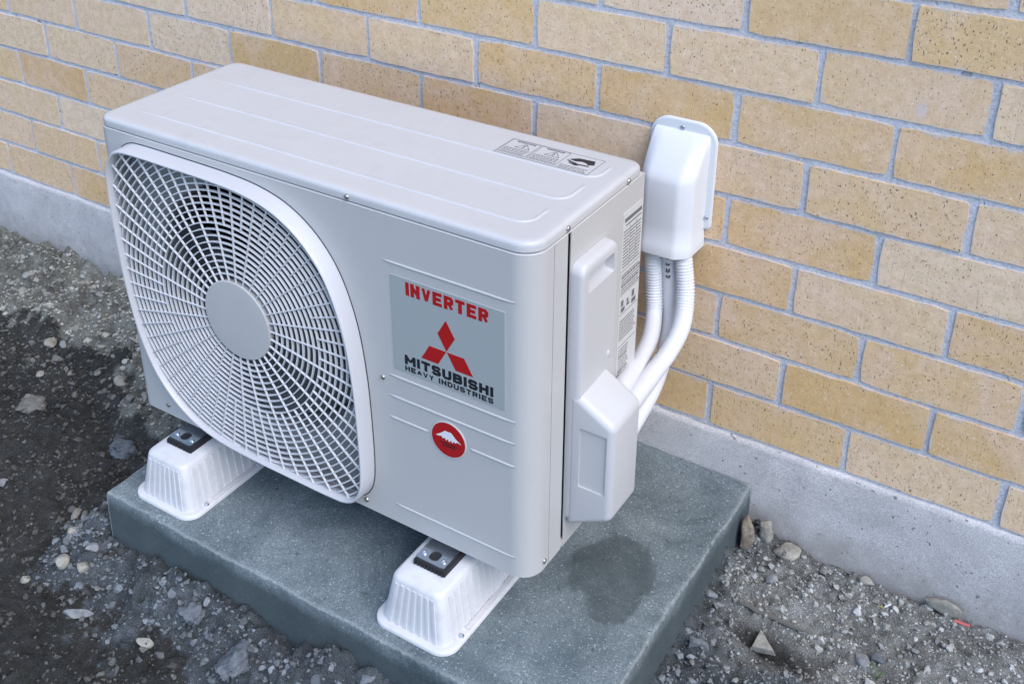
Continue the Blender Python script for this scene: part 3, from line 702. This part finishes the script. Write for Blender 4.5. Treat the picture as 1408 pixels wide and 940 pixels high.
# pressed lines on the front
def front_rib(xa, xb, z):
    b = MB(); L = []
    for k in range(15):
        t = k/14; x = xa+(xb-xa)*t; e = min(1, t*14, (1-t)*14)*.9+.1
        L.append([(x, -.0019*e*q+.0002, z+s*.0023) for s, q in ((-1, 0), (-.5, .7), (0, 1), (.5, .7), (1, 0))])
    b.loft(L, False, False, closed=False).obj('pressed_ridge', M['paint'], U, smooth=60)
for xa, xb, z in ((.559, .771, .456), (.559, .772, .2705), (.558, .772, .2345), (.558, .628, .1965), (.698, .772, .1965), (.559, .773, .035)): front_rib(xa, xb, z)
screw(U, (.504, .0010, ZB+.0085), FRONT)
for x, z in ((.550, .261), (.068, .020), (.504, .016)): screw(U, (x, -.0002, z), FRONT)
for y, z in ((.083, ZB+.0075), (.252, ZB+.0065)): screw(U, (W-.0010, y, z), RIGHT)
screw(U, (W+.0002, .036, .015), RIGHT)
# mounting legs: zinc plates with an oblong hole and two bolts
for fx_ in (-.7275, -.2055):
    lx = fx_-X0; zt = FZ1+.0095-Z0
    hole = [(.0085*math.cos(a), (.0055 if math.sin(a) > 0 else .0055)*math.sin(a)+(-.004 if math.sin(a) < 0 else .004)) for a in [2*math.pi*(k+.5)/24 for k in range(24)]]
    outl = []; w2, l0, l1 = .0255, -.034, .04
    pl = MB(); yc = -.0175
    for (px, py) in hole:
        a = math.atan2(py, px); c, s = math.cos(a), math.sin(a)
        t = min([(w2)/abs(c) if abs(c) > 1e-9 else 9, .0155/abs(s) if abs(s) > 1e-9 else 9]); outl.append((c*t, s*t))
    hl_ = [(lx+px, yc+py) for px, py in hole]; ol = [(lx+px, yc+py) for px, py in outl]
    pl.loft([[(x, y, zt) for x, y in ol], [(x, y, zt+.0025) for x, y in ol], [(x, y, zt+.0025) for x, y in hl_], [(x, y, zt) for x, y in hl_]], False, False)
    pl.box(lx-w2, lx+w2, yc+.0157, .30, zt, zt+.0024)
    po = pl.obj('mounting_leg', M['zinc'], U, smooth=40)
    MB().loft([[(lx+px*1.4, yc+py*1.4, zt+z) for px, py in hole] for z in (-.0002, .0006)]).obj('leg_hole', M['rubber'], po)
    MB().box(lx-.0245, lx+.0245, .040, .29, zt+.0025, .0004).obj('shade_rail', M['dark'], po)  # rail coloured dark to stand in for the shadow under the unit
    for s in (-1, 1): screw(po, (lx+s*.0175, yc-.003, zt+.0025), (0, 0, 0), SCREWZ)

# fan grille: bulged square frame, concentric rings, spokes, hub disc
gr = MB().loft([OF(-.0012, -.0002), OF(0, -.0012), OF(.0008, -.0235), OF(.0018, -.0265), OF(.0036, -.028), OF(.0056, -.0276), OF(.0068, -.0258), OF(.0074, -.009)], False, False).obj('fan_grille', M['frame'], U, smooth=45)
MB().loft([OF(-.0026, -.0004), OF(-.0012, -.0008)], False, False).obj('frame_gasket', M['rubber'], gr)
inpoly = offset_poly(outline, sg*.0072)
IP = np.array(inpoly)
def inside(x, z):
    c = False; n = len(IP); j = n-1
    for i in range(n):
        if (IP[i, 1] > z) != (IP[j, 1] > z) and x < (IP[j, 0]-IP[i, 0])*(z-IP[i, 1])/(IP[j, 1]-IP[i, 1])+IP[i, 0]: c = not c
        j = i
    return c
HC = (.2865, .2760); YG = -.0195
def bar(mb, pts, th, y0, y1):
    L = []
    for i, p in enumerate(pts):
        a = Vector(pts[max(i-1, 0)]); b = Vector(pts[min(i+1, len(pts)-1)]); t = (b-a).normalized(); n = Vector((-t.y, t.x))*th/2
        L.append([(p[0]+n.x, y1, p[1]+n.y), (p[0]+n.x*.85, y0, p[1]+n.y*.85), (p[0]-n.x*.85, y0, p[1]-n.y*.85), (p[0]-n.x, y1, p[1]-n.y)])
    mb.loft(L, True, True)
NR = 144
for k in range(1, 27):
    r = .0675+.0104*k; P = [(HC[0]+r*math.cos(2*math.pi*i/NR), HC[1]+r*math.sin(2*math.pi*i/NR)) for i in range(NR)]
    ok = [inside(*p) for p in P]
    if not any(ok): continue
    b = MB()
    if all(ok): bar(b, P+[P[0]], .0017, YG, YG+.0042); b.obj('grille_ring', M['grille'], gr, smooth=40)
    else:
        s0 = next(i for i in range(NR) if not ok[i]); run = []
        for q in range(NR+1):
            i = (s0+q) % NR
            if ok[i] and q < NR: run.append(P[i])
            else:
                if len(run) > 2: bar(b, run, .0017, YG, YG+.0042); b.obj('grille_ring', M['grille'], gr, smooth=40); b = MB()
                run = []
def edge_r(a):
    r = .07
    while inside(HC[0]+(r+.002)*math.cos(a), HC[1]+(r+.002)*math.sin(a)) and r < .4: r += .002
    return r
for k in range(60):
    a = 2*math.pi*(k+.35)/60; r0 = .064 if k % 2 == 0 else .067+.0104*9; r1 = edge_r(a)+.002
    b = MB(); bar(b, [(HC[0]+r0*math.cos(a), HC[1]+r0*math.sin(a)), (HC[0]+r1*math.cos(a), HC[1]+r1*math.sin(a))], .0015, YG-.0006, YG+.0026)
    b.obj('grille_spoke', M['grille'], gr)
hd = MB(); s = 64
hd.loft([[(HC[0]+r*math.cos(2*math.pi*i/s), y, HC[1]+r*math.sin(2*math.pi*i/s)) for i in range(s)] for r, y in ((.0665, YG+.008), (.0672, YG-.001), (.0660, YG-.0022), (.060, YG-.0026), (.03, YG-.003), (.004, YG-.003))], False, True)
hd.obj('hub_disc', M['paint'], gr, smooth=40)
# orifice ring and fan behind the grille
orf = MB(); s = 96
orf.loft([[(cx+r*math.cos(2*math.pi*i/s), y, cz+r*math.sin(2*math.pi*i/s)) for i in range(s)] for r, y in ((RO+.004, .0215), (RO-.001, .0205), (RO-.006, .026), (RO-.008, .036), (RO-.008, .085), (RO-.002, .10))], False, False)
orf.obj('fan_orifice', M['orifice'], U, smooth=60)
fan = MB(); s = 40
fan.loft([[(cx+r*math.cos(2*math.pi*i/s), y, cz+r*math.sin(2*math.pi*i/s)) for i in range(s)] for r, y in ((.05, .11), (.05, .045), (.046, .040), (.01, .038))], True, True)
fo = fan.obj('fan', M['fan'], U, smooth=40)
for k in range(3):
    b = MB(); a0 = 2*math.pi*k/3+.5; L0, L1 = [], []
    rows = []
    for i in range(9):
        r = .045+(.203-.045)*i/8; wd = R(34+34*math.sin(math.pi*(.15+.7*i/8))); sw = R(26)*i/8; row = []
        for j in range(7):
            t = j/6; a = a0+sw+wd*(t-.5); y = .035+.06*t+.01*math.sin(math.pi*t); row.append((cx+r*math.cos(a), y, cz+r*math.sin(a)))
        rows.append(row)
    top = [[(x, y-.0015, z) for x, y, z in row] for row in rows]
    b.loft([[*row, *[(x, y+.003, z) for x, y, z in reversed(row)]] for row in top], True, True)
    b.obj('fan_blade', M['fan'], fo, smooth=50)

# badge plate, lettering and emblem on the front
YB = -.0012
pm = MB().loft([[(x, y, z) for x, z in rrect(.573, .757, .286, .438, .0006, 2)] for y in (.0002, YB)]).obj('badge_plate', M['plate'], U)
STROKES = {
 'M': [[(0,0),(0,1)],[(0,1),(.5,.28)],[(.5,.28),(1,1)],[(1,1),(1,0)]], 'I': [[(.5,0),(.5,1)]], 'T': [[(0,1),(1,1)],[(.5,0),(.5,1)]],
 'S': [[(1,.80),(.86,1),(.14,1),(0,.86),(0,.66),(.14,.54),(.86,.46),(1,.34),(1,.14),(.86,0),(.14,0),(0,.20)]],
 'U': [[(0,1),(0,.2),(.18,0),(.82,0),(1,.2),(1,1)]], 'B': [[(0,0),(0,1)],[(0,1),(.8,1),(.95,.88),(.95,.64),(.8,.53),(0,.53)],[(.8,.53),(1,.42),(1,.12),(.85,0),(0,0)]],
 'H': [[(0,0),(0,1)],[(1,0),(1,1)],[(0,.5),(1,.5)]], 'N': [[(0,0),(0,1)],[(.02,.92),(.98,.08)],[(1,0),(1,1)]], 'V': [[(-.02,1.12),(.48,-.06)],[(.52,-.06),(1.02,1.12)]],
 'E': [[(0,0),(0,1)],[(0,1),(1,1)],[(0,.5),(.85,.5)],[(0,0),(1,0)]], 'R': [[(0,0),(0,1)],[(0,1),(.82,1),(1,.86),(1,.60),(.82,.48),(0,.48)],[(.5,.48),(1,0)]],
 'A': [[(0,0),(.5,1)],[(.5,1),(1,0)],[(.2,.33),(.8,.33)]], 'Y': [[(0,1),(.5,.48)],[(.5,.48),(1,1)],[(.5,.48),(.5,0)]], 'D': [[(0,0),(0,1)],[(0,1),(.7,1),(1,.75),(1,.25),(.7,0),(0,0)]]}
def ftext(txt, xa, xb, za, zb, mat, th, y=YB, gap=.28, parent=None, serif=False):
    """bold block letters; th = stroke thickness as a fraction of the letter height"""
    wid = {'I': .30, ' ': .45, 'M': 1.12}; hh = zb-za; ws = [wid.get(c, .92) for c in txt]; tot = sum(ws)+gap*(len(txt)-1)
    k = (xb-xa)/tot; x = xa; t = th*hh/2
    for c, w_ in zip(txt, ws):
        if c != ' ':
            b = MB(); lw = w_*k; lev = 0
            for pl_ in STROKES[c]:
                tx = t*1.15
                Q = [Vector((x+tx+u*(lw-2*tx), za+t+v_*(hh-2*t))) for u, v_ in pl_]; L = []
                n_ = len(Q)
                for i_ in range(n_):
                    d0 = (Q[i_]-Q[max(i_-1, 0)]); d1 = (Q[min(i_+1, n_-1)]-Q[i_]); d0 = d0.normalized() if d0.length else d1.normalized(); d1 = d1.normalized() if d1.length else d0
                    m_ = (d0+d1).normalized(); nn = Vector((-m_.y, m_.x)); f_ = 1/max(.6, m_.dot(d0)); diag = abs(m_.x*m_.y) > .12 and n_ == 2; hw = t*.92 if diag else (t*1.15 if abs(m_.y) > .6 else t)
                    e_ = m_*(-t if i_ == 0 else t if i_ == n_-1 else 0)*(1 if abs(m_.x*m_.y) < .05 else .0 if c in 'NVMAY' else .35)
                    p_, q_ = Q[i_]+e_+nn*hw*f_, Q[i_]+e_-nn*hw*f_; yy = y-.00022-lev*.000012
                    L.append([(p_.x, y, p_.y), (p_.x, yy, p_.y), (q_.x, yy, q_.y), (q_.x, y, q_.y)])
                b.loft(L, True, True); lev += 1
                if serif and n_ == 2:
                    for e_ in Q:
                        if abs(Q[0].x-Q[1].x) < lw*.6 and min(abs(e_.y-za-t), abs(e_.y-zb+t)) < 1e-6 and c not in 'E' :
                            zz = za if e_.y < (za+zb)/2 else zb-hh*.13; b.box(e_.x-tx*1.55, e_.x+tx*1.55, y-.00022-lev*.000012, y, zz, zz+hh*.13); lev += 1
            b.obj('letter', M[mat], parent or U)
        x += (w_+gap)*k
ftext('INVERTER', .599, .732, .4130, .4335, 'red', .25, parent=pm, gap=.17)
ftext('MITSUBISHI', .592, .739, .3000, .3155, 'black', .28, parent=pm, gap=.14)
ftext('HEAVY INDUSTRIES', .592, .739, .2890, .2975, 'black', .25, parent=pm, gap=.20)
a_ = .0282; ex, ez = .664, .3450
for k in range(3):
    an = R(90+120*k); d1 = Vector((math.cos(an-R(30)), math.sin(an-R(30))))*a_; d2 = Vector((math.cos(an+R(30)), math.sin(an+R(30))))*a_
    o_ = Vector((math.cos(an), math.sin(an)))*.0006+Vector((ex, ez))
    P = [o_, o_+d1, o_+d1+d2, o_+d2]
    MB().loft([[(p.x, y, p.y) for p in P] for y in (YB, YB-.0003)]).obj('emblem_diamond', M['red'], pm)
# round red sticker with a white mountain
dcx, dcz, dr = .6630, .1975, .0300
circ = lambda r, y, n=56: [(dcx+r*math.cos(2*math.pi*i/n), y, dcz+r*math.sin(2*math.pi*i/n)) for i in range(n)]
ds = MB().loft([circ(dr, 0), circ(dr, -.0013)]).obj('round_sticker', M['label'], U)
MB().loft([circ(dr-.0016, -.0012), circ(dr-.0016, -.0016)]).obj('sticker_print', M['red'], ds)
mt_ = [(-.0225, .0015), (-.0135, .0075), (-.0065, .0135), (-.0045, .0142), (.0, .0138), (.0040, .0143), (.0060, .0135), (.0125, .0072), (.0225, .0005), (.0165, .0022), (.0125, -.0008), (.0105, .0020), (.0075, -.0025), (.0050, .0015), (.0020, -.0028), (-.0010, .0018), (-.0035, -.0022), (-.0065, .0020), (-.0095, -.0005), (-.0120, .0030), (-.0160, .0018)]
MB().loft([[(dcx+x*.95, y, dcz+z) for x, z in mt_] for y in (-.0016, -.0019)]).obj('mountain_mark', M['white_print'], ds)
for (xa, xb, z, hh) in ((-.014, .014, -.0085, .0022), (-.010, .010, -.0125, .0022)):
    g = MB(); x = xa
    while x < xb: w_ = random.uniform(.0014, .0026); g.box(dcx+x, dcx+x+w_, -.0019, -.0016, dcz+z, dcz+z+hh); x += w_+.0007
    g.obj('sticker_print', M['black'], ds)

# warning label on the lid
zl = ZT+.0003
lb = MB().loft([[(x, y, z) for x, y in rrect(.598, .752, .2175, .2715, .003, 3)] for z in (ZT-.0003, zl)]).obj('warning_label', M['lid'], lid)
pr = MB()
def bar_xy(xa, xb, ya, yb): pr.box(xa, xb, ya, yb, zl-.0001, zl+.00025)
for (xa, xb, ya, yb) in ((.600, .648, .222, .2695), (.650, .698, .222, .2695)):
    for q in ((xa, xb, ya, ya+.0007), (xa, xb, yb-.0007, yb), (xa, xa+.0007, ya, yb), (xb-.0007, xb, ya, yb)): bar_xy(*q)
    x = xa+.010
    while x < xb-.010: w_ = random.uniform(.002, .0042); bar_xy(x, x+w_, .2635, .2672); x += w_+.001
    mx = (xa+xb)/2+.004; T_ = [(mx-.012, .246), (mx+.012, .246), (mx, .2615)]
    for i in range(3):
        p, q2 = Vector(T_[i]), Vector(T_[(i+1) % 3]); t = (q2-p).normalized(); nn = Vector((-t.y, t.x))*.0005
        pr.loft([[(v.x, v.y, z) for v in (p-nn, q2-nn, q2+nn, p+nn)] for z in (zl-.0001, zl+.0003)])
    pr.box(mx-.001, mx+.001, .2505, .2575, zl, zl+.0003); pr.box(mx-.001, mx+.001, .2478, .2494, zl, zl+.0003)
    for row in range(4):
        x = xa+.003
        while x < xb-.005: w_ = random.uniform(.0015, .005); bar_xy(x, x+w_, .2245+row*.0048, .2245+row*.0048+.0020); x += w_+.0012
for row in range(3):
    x = .702
    while x < .742: w_ = random.uniform(.0015, .006); bar_xy(x, x+w_, .2205+row*.0045, .2205+row*.0045+.0018); x += w_+.0013
for q in ((.598, .752, .2175, .2181), (.598, .752, .2709, .2715), (.598, .5986, .2175, .2715), (.7514, .752, .2175, .2715)): bar_xy(*q)
pr.obj('warning_print', M['grey_print'], lb)
hand = [(.705, .2515), (.716, .2600), (.741, .2625), (.7455, .2500), (.737, .2465), (.733, .2505), (.725, .2525), (.716, .2490)]
MB().loft([[(x, y, z) for x, y in hand] for z in (zl-.0001, zl+.0004)]).obj('hand_symbol', M['black'], lb)
book = [(.7035, .2485), (.7045, .2460), (.723, .2395), (.741, .2415), (.7405, .2440), (.724, .2425)]
MB().loft([[(x, y, z) for x, y in book] for z in (zl-.0001, zl+.0004)]).obj('hand_symbol', M['black'], lb)
book2 = [(.7085, .2430), (.7095, .2405), (.720, .2365), (.727, .2370), (.722, .2395)]
MB().loft([[(x, y, z) for x, y in book2] for z in (zl-.0001, zl+.0004)]).obj('hand_symbol', M['black'], lb)

# rating label on the side panel
ly0, ly1, lz0, lz1 = .2385, .3000, .195, .4870
rl = MB().loft([[(x, y, z) for y, z in rrect(ly0, ly1, lz0, lz1, .002, 2)] for x in (W-.0003, W+.0006)]).obj('rating_label', M['label'], U)
g = MB(); xk = (W+.0005, W+.0009)
def gbar(ya, yb, za, zb): g.box(xk[0], xk[1], ya, yb, za, zb)
gbar(ly0+.006, ly1-.003, .4705, .4765); gbar(ly0+.010, ly1-.004, .4640, .4660)
rs = random.Random(4); z = .455
while z > .395:
    for ya, yb in ((ly0+.004, ly0+.022), (ly0+.025, ly0+.041), (ly0+.044, ly0+.058)):
        y = ya
        while y < yb-.002: w_ = rs.uniform(.002, .006); gbar(y, min(yb, y+w_), z, z+.0018); y += w_+.001
    z -= .0052
for z in (.392, .352, .318, .262): gbar(ly0+.002, ly1-.002, z, z+.0007)
for y in (ly0+.0235, ly0+.0425): gbar(y, y+.0006, .395, .461)
z = .384
for row in range(7):
    y = ly0+.004
    while y < ly1-.006: w_ = rs.uniform(.002, .009); gbar(y, y+w_, z, z+(.0030 if row % 3 == 1 else .0018)); y += w_+.0014
    z -= .0048
for ya, za, s1, s2 in ((ly0+.006, .322, .012, .020), (ly0+.024, .326, .009, .012), (ly0+.040, .322, .013, .022)): gbar(ya, ya+s1, za, za+s2*.35); gbar(ya, ya+s1*.6, za+s2*.5, za+s2)
z = .306
for row in range(8):
    y = ly0+.004
    while y < ly1-.012: w_ = rs.uniform(.002, .008); gbar(y, y+w_, z, z+.0017); y += w_+.0014
    z -= .0046
for row in range(12):
    y = ly0+.005; z = .255-row*.0048
    while y < ly0+.034: w_ = rs.uniform(.002, .008); gbar(y, y+w_, z, z+(.0026 if row in (3, 8) else .0016)); y += w_+.0014
g.obj('rating_print', M['grey_print'], rl)

# service cover with pipe box on the right side
cv = lambda y0, y1, z0, z1, r, x: [(x, y, z) for y, z in rrect(y0, y1, z0, z1, r, 6)]
up_m = MB().loft([cv(.0915, .1940, .045, .4770, .016, W+.0004), cv(.0920, .1932, .046, .4765, .016, W+.012), cv(.0930, .1922, .047, .4750, .016, W+.0160), cv(.0955, .1897, .050, .4720, .014, W+.0186), cv(.101, .184, .056, .466, .010, W+.0192)]).mesh('a', None)
pk = MB().loft([cv(.106, .1790, .4300, .4610, .004, W+.0230), cv(.108, .1770, .4340, .4590, .004, W+.0060)]).mesh('b', None)
upm = smooth_mesh(boolean(up_m, [pk], 'service_cover'), 35)
sv = mkobj('service_cover', upm, M['cover'], U)
MB().loft([[(W+.019, .172+.004*math.cos(a), .300+.007*math.sin(a)) for a in [2*math.pi*k/16 for k in range(16)]], [(W+.0215, .172+.0026*math.cos(a), .300+.005*math.sin(a)) for a in [2*math.pi*k/16 for k in range(16)]]]).obj('dimple', M['cover'], sv, smooth=60)
xa, xb, ya, yb = W+.0008, W+.0745, .0912, .176
bx = bevel_hull([(xa, ya, .038), (xb, ya, .076), (xb, yb, .076), (xa, yb, .038), (xa, ya, .282), (xb, ya, .240), (xb, yb, .243), (xa, yb, .288)],
                [(3,2,1,0), (4,5,6,7), (0,1,5,4), (1,2,6,5), (2,3,7,6), (3,0,4,7)], .0105, 5)
cut = MB().box(W+.0215, W+.0640, ya-.01, ya+.0030, .121, .223).mesh('c')
bxm = smooth_mesh(boolean(bx, [cut], 'pipe_box'), 35)
mkobj('pipe_box', bxm, M['cover'], sv)

# ------------------------------------------------------------------ wall cover over the pipe hole
wc = empty('pipe_wall_cover', (-.082, 0, .345)); tag(wc, 'white plastic cover on the bricks where the pipes enter the wall', 'pipe cover')
def wadd(o): o.parent = wc; o.matrix_parent_inverse = Matrix.Translation((.082, 0, -.345)); return o
FLP = rrect(-.139, -.0235, .378, .559, (.008, .034, .034, .008), 8)
fl_ = lambda ins, y: [(x+(-.0813-x)*ins/.06, y, z+(.47-z)*ins/.09) for x, z in FLP]
wadd(MB().loft([fl_(0, -.0008), fl_(0, -.0042), fl_(.0012, -.0058), fl_(.004, -.0062)]).obj('flange', M['duct'], smooth=45))
def sect(z, k, wid=1.0, n=4):
    c = -.0822
    P = [(-.0475*wid, 0), (-.0465*wid, .048*k), (-.0455*wid, .0535*k), (-.0430*wid, .0580*k), (-.0325*wid, .0680*k), (-.0285*wid, .0700*k), (-.0240*wid, .0708*k), (.0200*wid, .0708*k), (.0250*wid, .0700*k), (.0290*wid, .0680*k), (.0420*wid, .0560*k), (.0448*wid, .0515*k), (.0460*wid, .0460*k), (.0475*wid, 0)]
    Q = [Vector((x, y, 0)) for x, y in P]; return [(c+p.x, -max(p.y, 0)-.001, z) for p in Q]
body = wadd(MB().loft([sect(.3450, .985, 1.0), sect(.3455, 1.0, 1.012), sect(.3640, 1.0, 1.012), sect(.3670, .975, .995), sect(.40, .975, .99), sect(.44, .975, .99), sect(.472, .965, .99), sect(.480, .935, .995), sect(.488, .86, 1.0), sect(.505, .66, 1.01), sect(.522, .44, 1.02), sect(.531, .31, 1.02), sect(.5375, .19, 1.01), sect(.541, .09, .98)], False, True, closed=False).obj('hood', M['duct'], smooth=33))
wadd(MB().loft([[(x*.9-.0082, y, z) for x, y, z in sect(.3475, .93)] for z in (0,)]+[[(x*.9-.0082, y, .3480) for x, y, z in sect(.3475, .93)]], True, True).obj('hood_shade_cap', M['dark']))  # dark cap added across the open hood bottom, standing in for shade inside
for x, z in ((-.083, .5455), (-.032, .400)): wadd(mkobj('screw', SCREWZ, None, None, (x, -.0060, z), FRONT))

# ------------------------------------------------------------------ three pipes from the wall to the unit
def pipe(name, P, r, ribs, label, seed):
    path = catmull([tuple(p) for p in P], 60); L = 0; rad = []; prev = path[0]
    for i, p in enumerate(path):
        L += (p-prev).length; prev = p; t = i/(len(path)-1); rr = r
        for (a, b) in ribs:
            if a < t < b: k = min(1, (t-a)/.04, (b-t)/.04); rr += .0009*k*(1 if math.sin(L*2*math.pi/.0052) > 0 else -.25)
        rr *= 1+.02*math.sin(L*40+seed)
        rad.append(rr)
    o = MB().tube(path, rad, 20).obj(name, M['pipe'], smooth=60); tag(o, label, 'pipe', 'pipes between wall cover and unit'); return o
pipe('insulated_pipe', [(-.104, -.044, .385), (-.1028, -.045, .349), (-.1005, -.046, .320), (-.094, -.051, .268), (-.084, -.068, .231), (-.068, -.115, .216), (-.051, -.190, .221), (-.036, -.265, .235), (-.018, -.34, .250)], .0138, [(.0, .50)],
     'white corrugated pipe nearest the unit, leftmost below the wall cover', 0)
pm_ = pipe('insulated_pipe', [(-.079, -.035, .385), (-.0786, -.036, .352), (-.0766, -.036, .323), (-.0705, -.038, .267), (-.062, -.050, .219), (-.049, -.090, .191), (-.031, -.160, .182), (-.014, -.240, .186), (.004, -.34, .200)], .0136, [],
     'smooth white pipe with printing, between the two outer ones', 1)
pipe('insulated_pipe', [(-.062, -.034, .385), (-.0580, -.037, .360), (-.0500, -.042, .332), (-.0375, -.054, .280), (-.027, -.085, .240), (-.0240, -.135, .220), (-.0218, -.200, .216), (-.0145, -.270, .221), (-.003, -.34, .233)], .0146, [(.05, .46)],
     'white wrapped pipe on the outer right side of the bundle', 2)
for k_, (zz, hh_) in enumerate(((.334, .005), (.322, .0035), (.311, .006), (.300, .004))):       # printed marks down the middle pipe
    t_ = (.352-zz)/(.352-.267); xx = -.0786+t_*.0081; b_ = MB()
    for sgn in (-1, 1): b_.box(xx+.002+sgn*.0022-.0011, xx+.002+sgn*.0022+.0011, -.0503-t_*.001, -.0480, zz-hh_/2, zz+hh_/2)
    b_.box(xx-.0008, xx+.0048, -.0504-t_*.001, -.0480, zz-hh_/2-.0006, zz-hh_/2+.0006)
    b_.obj('printed_mark', M['grey_print'], pm_)
